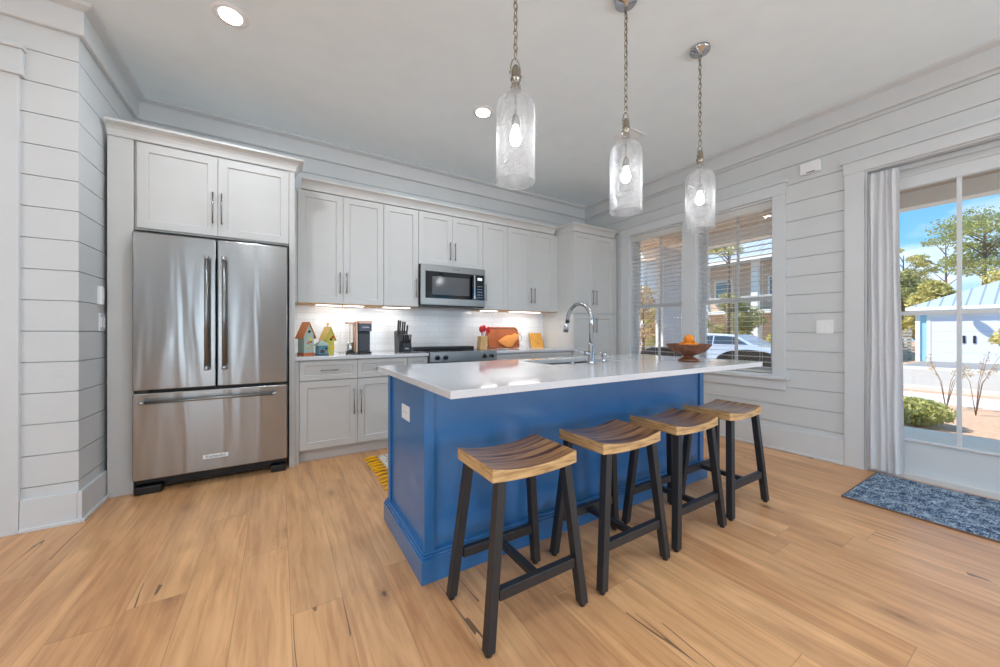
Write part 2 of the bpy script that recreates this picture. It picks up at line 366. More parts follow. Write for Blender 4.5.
# ------------------------------------------------------------------ room shell
XR, YB, XL, YF, HC = 4.08, 4.10, -1.015, 3.135, 3.05     # right wall, back wall, alcove side wall, left front wall, ceiling
XFL, YR = -4.6, -4.5
box('floor', M['floor'], None, XFL-.2, XR+.16, YR-.2, YB+.2, -.12, 0, kind='structure')
box('ceiling', M['ceiling'], None, XFL-.2, XR+.2, YR-.2, YB+.2, HC, HC+.15, kind='structure')
# openings in the right wall (y0, y1, z0, z1)
W1 = (2.50, 3.26, .70, 2.42); W2 = (1.585, 2.345, .70, 2.42); DR = (-.94, .945, 0, 2.44); W3 = (-3.6, -1.8, .4, 2.42)
def boards(pitch, off, segs, zmax=HC, gap=.0048):
    """segs(z0, z1) -> list of (a0, a1) intervals; returns rows"""
    rows = []; z = off-math.ceil(off/pitch)*pitch
    while z < zmax:
        a, b = max(0, z+gap/2), min(zmax, z+pitch-gap/2)
        if b-a > .01: rows.append((a, b))
        z += pitch
    return rows
m = MB(); cuts = [W1, W2, DR, W3]
for a, b in boards(.1725, 1.122, None):
    zs = sorted({a, b} | {q for c in cuts for q in c[2:] if a < q < b})
    for z0, z1 in zip(zs, zs[1:]):
        ys = [YR]
        for c in sorted(cuts, key=lambda c: c[0]):
            if c[2] <= (z0+z1)/2 <= c[3]: ys += [c[0], c[1]]
        ys.append(YB)
        for k in range(0, len(ys), 2): m.box(XR, XR+.014, ys[k], ys[k+1], z0, z1)
m.build('wall_right', M['wall'], kind='structure')
m = MB()      # core of the right wall behind the boards
for y0, y1, z0, z1 in [(YR, W3[0], 0, HC), (W3[0], W3[1], 0, W3[2]), (W3[0], W3[1], W3[3], HC), (W3[1], DR[0], 0, HC), (DR[0], DR[1], DR[3], HC), (DR[1], W2[0], 0, HC),
                       (W2[0], W2[1], 0, W2[2]), (W2[0], W2[1], W2[3], HC), (W2[1], W1[0], 0, HC), (W1[0], W1[1], 0, W1[2]), (W1[0], W1[1], W1[3], HC), (W1[1], YB, 0, HC)]:
    m.box(XR+.014, XR+.16, y0, y1, z0, z1)
m.build('wall_right_core', M['gap'], kind='structure')
# back wall
m = MB()
for a, b in boards(.1775, 1.13, None): m.box(XL-.4, XR, YB, YB+.014, a, b)
m.build('wall_back', M['wall'], kind='structure')
box('wall_back_core', M['gap'], None, XL-.4, XR+.16, YB+.014, YB+.16, 0, HC, kind='structure')
# alcove side wall and left front wall, sharing a mitred corner
ml = MB(); mf = MB()
for a, b in boards(.1775, 1.13, None):
    ml.add([(XL, YF, a), (XL, YB, a), (XL-.014, YB, a), (XL-.014, YF+.014, a), (XL, YF, b), (XL, YB, b), (XL-.014, YB, b), (XL-.014, YF+.014, b)],
           [(0,3,2,1),(4,5,6,7),(0,1,5,4),(1,2,6,5),(2,3,7,6),(3,0,4,7)])
    mf.add([(XFL, YF, a), (XL, YF, a), (XL-.014, YF+.014, a), (XFL, YF+.014, a), (XFL, YF, b), (XL, YF, b), (XL-.014, YF+.014, b), (XFL, YF+.014, b)],
           [(0,3,2,1),(4,5,6,7),(0,1,5,4),(1,2,6,5),(2,3,7,6),(3,0,4,7)])
ml.build('wall_left', M['wall'], kind='structure'); mf.build('wall_left_front', M['wall'], kind='structure')
box('wall_left_core', M['gap'], None, XFL, XL-.014, YF+.014, YB+.16, 0, HC, kind='structure')
# far-left wall and rear wall with windows (behind the camera)
MB().box(XFL-.15, XFL, YR, -3.3, 0, HC).box(XFL-.15, XFL, -.5, YF+.2, 0, HC).box(XFL-.15, XFL, -3.3, -.5, 0, .4).box(XFL-.15, XFL, -3.3, -.5, 2.5, HC).build('wall_far_left', M['wall'], kind='structure')
m = MB(); xs = [XFL]+[q for w in REAR_WINDOWS for q in w]+[XR+.16]
for k in range(0, len(xs), 2): m.box(xs[k], xs[k+1], YR-.15, YR, 0, HC)
for a, b in REAR_WINDOWS: m.box(a, b, YR-.15, YR, 0, .4); m.box(a, b, YR-.15, YR, 2.5, HC)
m.build('wall_rear', mat('rear_wall_paint', srgb(118, 120, 124), .6), kind='structure')  # unseen wall, greyed to add contrast to the refrigerator reflections
# frieze board and ceiling moulding right round
def frieze(name, path, sgn):
    """path: two points (x,y) on wall face; sgn: unit normal into room"""
    (x0, y0), (x1, y1) = path; nx, ny = sgn
    prof = [(0, 2.878), (.026, 2.878), (.032, 2.886), (.032, 3.016), (.062, 3.026), (.078, 3.032), (.078, 3.05), (0, 3.05)]
    def f(x, y, e):
        tx, ty = (1 if x1 > x0 else -1 if x1 < x0 else 0), (1 if y1 > y0 else -1 if y1 < y0 else 0)
        return lambda a, b: (x+nx*a+tx*a*e, y+ny*a+ty*a*e, b)
    return MB().prism(prof, f(x0, y0, path_m[name][0]), f(x1, y1, path_m[name][1])).build(name, M['trim'], kind='structure')
path_m = {'trim_1': (1, -1), 'trim_2': (1, -1), 'trim_3': (-1, -1), 'trim_4': (1, 1)}
frieze('trim_1', ((XL, YB), (XR, YB)), (0, -1))
frieze('trim_2', ((XR, YR), (XR, YB)), (-1, 0))
frieze('trim_3', ((XL, YF), (XL, YB)), (1, 0))
frieze('trim_4', ((XFL, YF), (XL, YF)), (0, -1))
# baseboards
def baseboard(name, x0, x1, y0, y1):
    m = MB().box(x0, x1, y0, y1, 0, .17); return m
m = MB().box(XR-.018, XR, 1.07, YB-.6, 0, .215); m.box(XR-.03, XR-.018, 1.07, YB-.6, 0, .022); m.build('baseboard_right', M['trim'], bevel=.004, kind='structure')
m = MB().box(XR-.018, XR, YR, -1.07, 0, .215); m.build('baseboard_right_rear', M['trim'], bevel=.004, kind='structure')
m = MB().box(XL, XL+.02, YF-.02, 3.50, 0, .182); m.box(XL+.02, XL+.034, YF-.034, 3.50, 0, .022); m.build('baseboard_left', M['trim'], bevel=.004, kind='structure')
m = MB().box(-1.235, XL-.0005, YF-.02, YF, 0, .182); m.box(-1.235, XL+.0195, YF-.034, YF-.02, 0, .022); m.build('baseboard_left_front', M['trim'], bevel=.004, kind='structure')

# left doorway casing with entablature head (cut by the frame)
c = thing('door_2', 'white door casing with capped head at the left edge', 'door', (-1.6, YF, 0), kind='structure')
box('side_casing', M['trim'], c, -1.36, -1.237, YF-.024, YF, 0, 2.555, .002)
box('side_casing', M['trim'], c, -2.38, -2.26, YF-.024, YF, 0, 2.555, .002)
m = MB().box(-2.40, -1.222, YF-.03, YF, 2.57, 2.70); m.box(-2.42, -1.212, YF-.045, YF, 2.70, 2.722); m.box(-2.41, -1.217, YF-.04, YF, 2.555, 2.572); m.build('head_casing', M['trim'], c, .003)
p = box('door_panel', M['trim'], c, -2.26, -1.36, YF-.012, YF, 0, 2.555)

# ------------------------------------------------------------------ right wall windows
def window(name, o, label):
    y0, y1, z0, z1 = o
    r = thing(name, label, 'window', (XR, (y0+y1)/2, z0), kind='structure')
    m = MB()   # jamb liner
    for a in ((y0, y0+.012), (y1-.012, y1)): m.box(XR-.002, XR+.17, a[0], a[1], z0, z1)
    m.box(XR-.002, XR+.17, y0+.012, y1-.012, z1-.012, z1); m.box(XR-.002, XR+.19, y0+.012, y1-.012, z0, z0+.02)
    m.build('jamb', M['trim'], r)
    zm = 1.465
    for nm, xa, za, zb in (('upper_sash', XR+.125, zm-.02, z1-.012), ('lower_sash', XR+.09, z0+.02, zm+.02)):
        a, b = y0+.012, y1-.012; f = MB(); st = .045
        f.box(xa, xa+.03, a, a+st, za, zb); f.box(xa, xa+.03, b-st, b, za, zb)
        f.box(xa, xa+.03, a+st, b-st, zb-.038, zb); f.box(xa, xa+.03, a+st, b-st, za, za+(.038 if nm == 'upper_sash' else .055))
        f.box(xa+.004, xa+.026, (a+b)/2-.011, (a+b)/2+.011, za+.03, zb-.03)
        so = f.build(nm, M['trim'], r)
        box('pane', M['glass'], so, xa+.013, xa+.017, a+st-.004, b-st+.004, za+.03, zb-.03)
    return r
window('window_1', W1, 'far double-hung window beside the tall pantry cabinet')
window('window_2', W2, 'near double-hung window right of the narrow mullion')
cs = thing('trim_5', 'white casing around the pair of kitchen windows', 'trim', (XR, 2.4, .6), kind='structure')
for nm, a, b in (('side_casing', 1.484, 1.587), ('side_casing', 3.26, 3.39), ('mullion_casing', 2.343, 2.502)): box(nm, M['trim'], cs, XR-.02, XR, a, b, .70, 2.43, .002)
m = MB().box(XR-.024, XR, 1.478, 3.396, 2.43, 2.535); m.box(XR-.04, XR, 1.46, 3.41, 2.535, 2.556); m.build('head_casing', M['trim'], cs, .002)
box('window_stool', M['trim'], cs, XR-.05, XR+.09, 1.455, 3.415, .672, .70, .004)
box('apron', M['trim'], cs, XR-.02, XR, 1.484, 3.39, .575, .672, .002)
def m_slat():
    t = NT('white_wood_slat'); t.l(t.mix(t.noise(t.coord(), 5), srgb(232,230,226), srgb(240,238,234)), t.b.inputs['Base Color']); t.b.inputs['Roughness'].default_value = .4
    tl = t.n('ShaderNodeBsdfTranslucent'); tl.inputs[0].default_value = (.95,.93,.9,1); a = t.n('ShaderNodeMixShader'); a.inputs[0].default_value = .4; t.l(t.b.outputs[0], a.inputs[1]); t.l(tl.outputs[0], a.inputs[2]); t.l(a.outputs[0], t.out.inputs[0]); return t.m
M['slat'] = m_slat()
def blind(o, label):
    y0, y1, z0, z1 = o; r = thing('window_blind', label, 'window blind', (XR+.04, (y0+y1)/2, z1-.012), group=None)
    box('headrail', M['slat'], r, XR+.012, XR+.07, y0+.016, y1-.016, z1-.082, z1-.014, .003)
    m = MB(); z = z1-.115
    while z > z0+.06:
        m.box(XR+.018, XR+.066, y0+.018, y1-.018, z-.0014, z+.0014); z -= .051
    m.build('slats', M['slat'], r)
    m = MB()
    for f in (.16, .5, .84):
        y = y0+(y1-y0)*f
        for xx in (XR+.016, XR+.068): m.box(xx-.0006, xx+.0006, y-.0015, y+.0015, z0+.04, z1-.08)
    m.build('ladder_cord', M['slat'], r)
    box('bottom_rail', M['slat'], r, XR+.018, XR+.066, y0+.018, y1-.018, z0+.026, z0+.044, .003)
blind(W1, 'open white slatted blind in the far window beside the pantry'); blind(W2, 'open white slatted blind in the near window left of the light switch')

# ------------------------------------------------------------------ patio door
d = thing('door_1', 'white glazed patio door with bare glass and muntins', 'door', (XR, 0, 0), kind='structure')
y0, y1, z0, z1 = DR
m = MB()
for a in ((y0, y0+.012), (y1-.012, y1)): m.box(XR-.002, XR+.17, a[0], a[1], 0, z1)
m.box(XR-.002, XR+.17, y0+.012, y1-.012, z1-.012, z1); m.build('door_jamb', M['trim'], d)
box('threshold', M['trim'], d, XR+.02, XR+.2, y0+.012, y1-.012, 0, .045, .004)
m = MB()
for a, b in ((y0+.012, y0+.13), (y1-.13, y1-.012)): m.box(XR+.07, XR+.115, a, b, .045, z1-.012)
m.box(XR+.07, XR+.115, y0+.13, y1-.13, .045, .30); m.box(XR+.07, XR+.115, y0+.13, y1-.13, 2.24, z1-.012)
m.box(XR+.06, XR+.07, y0+.13, y1-.13, 2.33, 2.345); m.box(XR+.056, XR+.07, y0+.1, y1-.1, .285, .305)
m.build('door_frame', M['trim'], d, .003)
m = MB()
for yy in (.478, .02, -.42): m.box(XR+.078, XR+.107, yy-.011, yy+.011, .30, 2.24)
m.box(XR+.08, XR+.105, y0+.13, y1-.13, 1.255, 1.285); m.build('muntin_grille', M['trim'], d)
box('door_glass', M['glass'], d, XR+.09, XR+.094, y0+.12, y1-.12, .29, 2.25)
m = MB(); m.box(XR-.02, XR, .947, 1.068, 0, 2.44); m.build('side_casing', M['trim'], d, .002)
box('side_casing', M['trim'], d, XR-.02, XR, -1.068, -.942, 0, 2.44, .002)
m = MB().box(XR-.024, XR, -1.075, 1.075, 2.44, 2.535); m.box(XR-.04, XR, -1.09, 1.09, 2.535, 2.556); m.build('head_casing', M['trim'], d, .002)
# curtain rod + curtain
r = thing('curtain_rod', 'thin white curtain rod across the top of the patio door', 'curtain rod', (XR, .0, 2.37))
MB().cyl((XR+.03, y0+.012, 2.375), (XR+.03, y1-.012, 2.375), .008, n=12).build('rod', M['trim'], r)
for yy in (y0+.02, y1-.02): MB().cyl((XR+.03, yy-.008, 2.375), (XR+.03, yy+.008, 2.375), .016, n=14).build('bracket', M['trim'], r)
def curtain():
    o = thing('curtain', 'white gathered sheer curtain hanging at the left side of the glass door', 'curtain', (XR, .83, .02))
    n = 140; zs = [0.03+i*(2.40-.03)/30 for i in range(31)]; vs = []
    rows = []
    for th in (0, 1):
        for z in zs:
            s = (2.40-z)/2.37
            for i in range(n+1):
                u = i/n; wd = .175+.028*s
                y = .928-u*wd+.004*math.sin(9*u+z*3)
                amp = .011+.004*math.sin(u*7+1); ph = u*4.6*2*PI+.35*math.sin(z*1.3)+.5*math.sin(u*11)
                x = XR-.012+.0*s+amp*math.sin(ph)+(.03*(1-s) if s < .08 else 0)*0+.0025*math.sin(z*6+u*20)
                if s < .02: x = XR-.0+amp*.8*math.sin(ph)
                vs.append((x-.012*s+th*.0012, y, z))
    w = n+1; k = len(zs)*w; fs = []
    for th in (0, 1):
        for j in range(len(zs)-1):
            for i in range(n): a = th*k+j*w+i; fs.append((a, a+1, a+w+1, a+w))
    return MB().add(vs, fs, True).build('cloth_panel', M['curtain'], o, fix=False)
curtain()

# ------------------------------------------------------------------ switches and wall devices
def switch_plate(name, label, face, c, w, h, gangs, parent_loc):
    """face: 'x+' on left wall facing +x, 'x-' on right wall, 'y-' on back wall, 'ix' island end"""
    r = thing(name, label, 'light switch' if 'switch' in name else 'power outlet', parent_loc)
    sx = {'x+': 1, 'x-': -1, 'ix': -1}.get(face)
    def pb(nm, u0, u1, v0, v1, d0, d1, mt, par, bv=.001):
        if sx is not None: return box(nm, mt, par, c[0]+sx*d0, c[0]+sx*d1, c[1]+u0, c[1]+u1, c[2]+v0, c[2]+v1, bv)
        return box(nm, mt, par, c[0]+u0, c[0]+u1, c[1]-d1, c[1]-d0, c[2]+v0, c[2]+v1, bv)
    pb('cover_plate', -w/2, w/2, -h/2, h/2, .0005, .006, M['plate'], r, .002)
    for g in range(gangs):
        u = (g-(gangs-1)/2)*.046
        if 'switch' in name: pb('rocker', u-.016, u+.016, -.033, .033, .006, .0095, M['white'], r)
        else:
            for k_ in (-.02, .02):
                v = 0 if w > h else k_; u = k_ if w > h else 0
                q = pb('socket_face', u-.015, u+.015, v-.014, v+.014, .006, .0072, M['white'], r)
                for du in (-.006, .006): pb('slot', u+du-.001, u+du+.001, v-.003, v+.006, .0072, .0075, M['dark'], q, 0)
    return r
switch_plate('light_switch', 'white double rocker switch plate on the shiplap between window and curtain', 'x-', (XR, 1.20, 1.17), .115, .12, 2, (XR, 1.2, 1.17))
switch_plate('light_switch', 'white wall switch plate low of two devices beside the refrigerator', 'x+', (XL, 3.465, 1.19), .115, .118, 2, (XL, 3.465, 1.19))
r = thing('wall_remote_holder', 'slim white control mounted above the switch plate left of the refrigerator', 'wall control', (XL, 3.41, 1.36))
box('case', M['plate'], r, XL+.0005, XL+.022, 3.385, 3.43, 1.305, 1.425, .004); box('keypad', M['white'], r, XL+.022, XL+.024, 3.392, 3.423, 1.33, 1.41, .001)
r = thing('door_chime', 'white rectangular door chime box high on the right wall', 'door chime', (XR, 1.3, 2.6))
box('case', M['plate'], r, XR-.045, XR-.0005, 1.222, 1.362, 2.545, 2.645, .004); box('speaker_slot', M['dark'], r, XR-.0465, XR-.045, 1.255, 1.315, 2.549, 2.556, .0)

# ------------------------------------------------------------------ ceiling fixtures
LBL = {0: 'round recessed ceiling light above the refrigerator', 1: 'round recessed ceiling light left of the nearest pendant, above the range'}
for i, (x, y) in enumerate(DOWNLIGHTS):
    r = thing('recessed_light', LBL.get(i, 'round recessed ceiling light in the living area behind the camera'), 'ceiling light', (x, y, HC), group='recessed ceiling lights')
    MB().lathe([(.058, -.001), (.062, -.006), (.078, -.008), (.092, -.004), (.094, 0), (.058, 0)], (x, y, HC), 32, True).build('trim_ring', M['white'], r)
    MB().lathe([(0.0, -.003), (.03, -.003), (.058, -.003)], (x, y, HC), 32).build('lens', M['lamp'], r, fix=False)
    lo = light('recessed_light_glow', 'AREA', (x, y, HC-.012), 9, (.85, .95, 1.06), aim=(0, 0, -1), shape='DISK', size=.11); lo.visible_camera = True
def vent():
    r = thing('air_vent', 'white square ceiling air vent behind the middle pendant', 'air vent', (2.92, 2.34, HC))
    x0, x1, y0, y1 = 2.79, 3.05, 2.24, 2.43; m = MB()
    m.box(x0, x1, y0, y0+.03, HC-.008, HC); m.box(x0, x1, y1-.03, y1, HC-.008, HC); m.box(x0, x0+.03, y0+.03, y1-.03, HC-.008, HC); m.box(x1-.03, x1, y0+.03, y1-.03, HC-.008, HC)
    m.build('frame', M['white'], r); m = MB()
    for i in range(7): y = y0+.042+i*.018; m.bar((x0+.03, y, HC-.006), (x1-.03, y, HC-.006), .016, .0015, up=(0, .5, .8))
    m.build('louvers', M['white'], r); box('duct_opening', M['gap'], r, x0+.03, x1-.03, y0+.03, y1-.03, HC-.001, HC)
vent()

# pendants
def pendant(x, y, label):
    r = thing('pendant_light', label, 'pendant light', (x, y, HC), group='glass pendants over the island')
    MB().lathe([(0, 0), (.062, 0), (.064, -.006), (.06, -.022), (.012, -.026), (.010, -.045), (0, -.045)], (x, y, HC), 32).build('canopy', M['chrome'], r)
    zt, z = 2.395, HC-.045; m = MB(); n = int((z-zt)/.031); st = (z-zt)/n
    for i in range(n):
        zc = z-st*(i+.5); pts = []
        for k in range(10):
            t = 2*PI*k/10; a, b = .0095*math.cos(t), (st*.5+.005)*math.sin(t)
            pts.append((x+(a if i % 2 else 0), y+(0 if i % 2 else a), zc+b))
        m.tube(pts, .0026, 6, closed=True)
    m.tube([(x+.004, y+.003, z), (x+.006, y, (z+zt)/2), (x+.004, y-.003, zt)], .0018, 6)
    m.build('chain', M['oldnickel'], r)
    m = MB(); pts = [(x-.026, y, 2.318), (x-.027, y, 2.345), (x-.018, y, 2.378), (x, y, 2.395), (x+.018, y, 2.378), (x+.027, y, 2.345), (x+.026, y, 2.318)]
    m.tube(pts, .003, 8); m.sphere((x-.029, y, 2.318), .0065, 10); m.sphere((x+.029, y, 2.318), .0065, 10); m.build('bail', M['oldnickel'], r)
    MB().lathe([(0, 2.358), (.012, 2.357), (.018, 2.345), (.020, 2.33), (.020, 2.305), (.024, 2.30), (.024, 2.292), (.019, 2.288), (.019, 2.262), (.023, 2.258), (.023, 2.25), (0, 2.25)], (x, y, 0), 24).build('cap', M['oldnickel'], r)
    MB().cyl((x, y, 2.25), (x, y, 2.13), .0045, n=8).build('stem', M['oldnickel'], r)
    s = MB().lathe([(0, 2.135), (.012, 2.133), (.018, 2.12), (.019, 2.08), (.016, 2.078), (0, 2.078)], (x, y, 0), 20).build('socket', M['nickel'], r)
    MB().lathe([(0, 1.992), (.012, 1.994), (.022, 2.004), (.026, 2.022), (.023, 2.04), (.014, 2.058), (.012, 2.078), (0, 2.078)], (x, y, 0), 20).build('bulb', M['bulb'], r)
    R = .0905; sh = [(.024, 2.262), (.025, 2.232), (.034, 2.222), (.060, 2.213), (.078, 2.196), (.0875, 2.172), (R, 2.145), (R, 1.99), (R, 1.822)]
    inner = [(a-.003, b-.002) for a, b in sh][::-1]
    o = MB().lathe(sh+[(R-.001, 1.818), (R-.003, 1.819)]+inner[1:], (x, y, 0), 48, True).build('glass_shade', M['seedy'], r)
pendant(.935, 1.385, 'clear seeded glass jar pendant nearest the camera, leftmost of three')
pendant(1.712, 1.395, 'clear seeded glass jar pendant in the middle of the three')
pendant(2.44, 1.375, 'clear seeded glass jar pendant farthest right, in front of the windows')

# ------------------------------------------------------------------ cabinets
def shaker(name, par, x0, x1, z0, z1, yf, rail=.058, mt=None):
    """door whose front face lies at y=yf, 20 mm thick, flat recessed panel"""
    mt = mt or M['cab']; g = .0015; x0 += g; x1 -= g; z0 += g; z1 -= g; m = MB()
    a0, a1, b0, b1 = x0+rail, x1-rail, z0+rail, z1-rail; t = .02
    O = [(x0, z0), (x1, z0), (x1, z1), (x0, z1)]; I = [(a0, b0), (a1, b0), (a1, b1), (a0, b1)]; J = [(a0+.004, b0+.004), (a1-.004, b0+.004), (a1-.004, b1-.004), (a0+.004, b1-.004)]
    vs = [(x, yf, z) for x, z in O]+[(x, yf, z) for x, z in I]+[(x, yf+.010, z) for x, z in J]+[(x, yf+t, z) for x, z in O]
    fs = [(i, (i+1) % 4, 4+(i+1) % 4, 4+i) for i in range(4)]+[(4+i, 4+(i+1) % 4, 8+(i+1) % 4, 8+i) for i in range(4)]+[(8, 9, 10, 11)]+[(12+i, 12+(i+1) % 4, (i+1) % 4, i) for i in range(4)]+[(15, 14, 13, 12)]
    return m.add(vs, fs).build(name, mt, par)
def pull(par, x, z, yf, L=.16, vert=True, mt=None):
    m = MB(); mt = mt or M['nickel']; r = .0048; off = .028
    if vert:
        m.cyl((x, yf-off, z-L/2), (x, yf-off, z+L/2), r, n=12)
        for s in (-1, 1): m.cyl((x, yf, z+s*(L/2-.018)), (x, yf-off, z+s*(L/2-.018)), r*.85, n=10)
    else:
        m.cyl((x-L/2, yf-off, z), (x+L/2, yf-off, z), r, n=12)
        for s in (-1, 1): m.cyl((x+s*(L/2-.018), yf, z), (x+s*(L/2-.018), yf-off, z), r*.85, n=10)
    return m.build('handle', mt, par)
def crown(par, x0, x1, y, z0, name='crown_molding', left=None, right=None, yb=None):
    """moulding along x at front plane y, projecting toward -y; optional returns along the sides back to yb"""
    prof = [(a_, b_*.76) for a_, b_ in [(0, 0), (.008, 0), (.012, .03), (.020, .055), (.034, .080), (.056, .098), (.062, .102), (.062, .125), (0, .125)]]
    m = MB(); l = 1 if left else 0; rr = 1 if right else 0
    m.prism(prof, lambda a, b: (x0-a*l, y-a, z0+b), lambda a, b: (x1+a*rr, y-a, z0+b))
    if left: m.prism(prof, lambda a, b: (x0-a, y-a, z0+b), lambda a, b: (x0-a, yb, z0+b))
    if right: m.prism(prof, lambda a, b: (x1+a, y-a, z0+b), lambda a, b: (x1+a, yb, z0+b))
    return m.build(name, M['cab'], par)
YC = 3.465
# fridge surround
r = thing('cabinet', 'tall white surround with two doors above the refrigerator', 'cabinet', (-.4, YC, 0))
box('side_panel', M['cab'], r, -.99, -.862, YC, YB-.002, 0, 2.47, .001)
box('side_panel', M['cab'], r, .072, .113, YC, YB-.002, 0, 2.47, .001)
box('carcass', M['cab'], r, -.86, .07, YC+.022, YB-.002, 1.845, 2.47)
for a, b, hx in ((-.846, -.397, -.425), (-.397, .071, -.372)):
    dd = shaker('door', r, a, b, 1.855, 2.455, YC); pull(dd, hx, 2.06, YC, .235)
crown(r, -.99, .113, YC, 2.462, left=False, right=True, yb=3.63)
# upper cabinets
YU = 3.765; ZU0, ZU1 = 1.397, 2.435
def upper(x0, x1, z0, doors, label, hside=None, hz=None):
    r = thing('upper_cabinet', label, 'cabinet', ((x0+x1)/2, YB, z0))
    box('carcass', M['cab'], r, x0+.001, x1-.001, YU+.021, YB-.002, z0+.004, ZU1+.004)
    if z0 < 1.6:
        box('underside_panel', M['tanwood'], r, x0+.004, x1-.004, YU+.03, YB-.012, z0-.003, z0+.0035)
    for i in range(doors):
        w = (x1-x0)/doors; a, b = x0+i*w, x0+(i+1)*w
        dd = shaker('door', r, a, b, z0, ZU1, YU)
        hx = (b-.03 if i == 0 else a+.03) if doors == 2 else (b-.03 if hside == 'r' else a+.03)
        pull(dd, hx, hz, YU, .2)
    return r
upper(.146, .914, ZU0, 2, 'white two-door wall cabinet above the birdhouses and coffee maker', hz=1.595)
upper(.916, 1.281, ZU0, 1, 'white single-door wall cabinet left of the microwave', 'r', 1.595)
upper(1.283, 2.070, 1.862, 2, 'short white two-door wall cabinet directly above the microwave', hz=2.03)
upper(2.072, 2.425, ZU0, 1, 'white single-door wall cabinet right of the microwave', 'l', 1.595)
upper(2.427, 3.172, ZU0, 2, 'white two-door wall cabinet beside the tall pantry', hz=1.595)
r = thing('cabinet_filler', 'narrow white filler strip between refrigerator surround and wall cabinets', 'filler strip', (.13, YU, 1.4)); box('filler_board', M['cab'], r, .115, .144, YU+.004, YB-.002, ZU0, ZU1)
r = thing('cabinet_filler', 'narrow white filler strip between wall cabinets and the tall pantry', 'filler strip', (3.2, YU, 1.4)); box('filler_board', M['cab'], r, 3.174, 3.238, YU+.004, YB-.002, ZU0, ZU1-.006)
r = thing('crown_molding', 'white crown molding running along the top of the wall cabinets', 'molding', (1.6, YU, 2.44)); crown(r, .178, 3.17, YU, 2.441, 'profile')
box('top_board', M['cab'], r, .178, 3.17, YU, YB-.03, 2.441, 2.455)
# pantry
r = thing('cabinet', 'tall white four-door pantry cabinet in the corner beside the windows', 'cabinet', (3.65, YC, 0))
box('carcass', M['cab'], r, 3.24, 4.055, YC+.021, YB-.002, .10, 2.435)
box('toe_kick', M['cab'], r, 3.26, 4.055, YC+.08, YC+.1, 0, .1)
box('filler_board', M['cab'], r, 3.995, 4.055, YC, YC+.02, .1, 2.435)
for a, b, hx in ((3.242, 3.605, 3.575), (3.605, 3.993, 3.640)):
    dd = shaker('door', r, a, b, 1.372, 2.425, YC); pull(dd, hx, 1.585, YC, .2)
    dd = shaker('door', r, a, b, .105, 1.362, YC); pull(dd, hx, 1.215, YC, .2)
crown(r, 3.24, 4.0, YC, 2.432, left=True, right=False, yb=YB-.03)
# base cabinets
YD = 3.495
def base(x0, x1, cols, label, both=True):
    r = thing('base_cabinet', label, 'cabinet', ((x0+x1)/2, YD, 0))
    box('carcass', M['cab'], r, x0+.001, x1-.001, YD+.021, YB-.002, .105, .882)
    box('toe_kick', M['cab'], r, x0+.001, x1-.001, YD+.06, YD+.075, 0, .105)
    w = (x1-x0)/cols
    for i in range(cols):
        a, b = x0+i*w, x0+(i+1)*w
        dd = shaker('drawer', r, a, b, .705, .875, YD, .04); pull(dd, (a+b)/2, .79, YD, .145 if w > .3 else .12, False, M['dark'] if False else M['nickel'])
        dd = shaker('door', r, a, b, .11, .70, YD)
        pull(dd, (b-.03 if i % 2 == 0 else a+.03), .50, YD, .235)
    return r
base(.146, 1.078, 2, 'white base cabinet with two drawers and doors beside the refrigerator')
base(1.080, 1.285, 1, 'narrow white base cabinet left of the range')
base(2.082, 2.655, 1, 'white base cabinet just right of the range')
base(2.657, 3.236, 1, 'white base cabinet beside the tall pantry')
r = thing('cabinet_filler', 'narrow white base filler beside the refrigerator panel', 'filler strip', (.13, YD, 0)); box('filler_board', M['cab'], r, .115, .144, YD+.004, YB-.002, 0, .882)
for x0, x1, lb in ((.115, 1.287, 'white quartz worktop left of the range, holding the birdhouses'), (2.08, 3.238, 'white quartz worktop right of the range, holding the copper tray')):
    r = thing('countertop', lb, 'countertop', ((x0+x1)/2, YC, .884)); box('slab', M['quartz'], r, x0, x1, YD-.035, YB-.013, .884, .914, .002)
box('wall_backsplash', M['tile'], None, .115, 3.238, YB-.011, YB, .914, 1.40, kind='structure')
# under-cabinet LED bars
for i, (a, b) in enumerate(((.30, .53), (.55, .74), (.93, 1.22), (2.10, 2.33), (2.52, 3.0))):
    lb = ['lit LED bar under the wall cabinet, directly over the birdhouses', 'lit LED bar under the wall cabinet, directly over the coffee maker', 'lit LED bar under the wall cabinet, over the knife block', 'lit LED bar under the wall cabinet, over the red spoon block', 'lit LED bar under the wall cabinet beside the pantry'][i]
    r = thing('led_light_bar', lb, 'light bar', ((a+b)/2, 3.87, ZU0))
    box('housing', M['white'], r, a, b, 3.84, 3.90, ZU0-.012, ZU0-.0035, .001); box('diffuser', M['ledbar'], r, a+.005, b-.005, 3.845, 3.895, ZU0-.0145, ZU0-.012)
    light('led_bar_glow', 'AREA', ((a+b)/2, 3.87, ZU0-.017), 1.1*(b-a)/.24*.5, (1, .975, .93), aim=(0, .15, -1), shape='RECTANGLE', size=b-a, size_y=.04)
switch_plate('power_outlet', 'white outlet on the tile backsplash between birdhouses and coffee maker', 'y-', (.515, YB-.011, 1.10), .072, .115, 1, (.515, YB, 1.1))

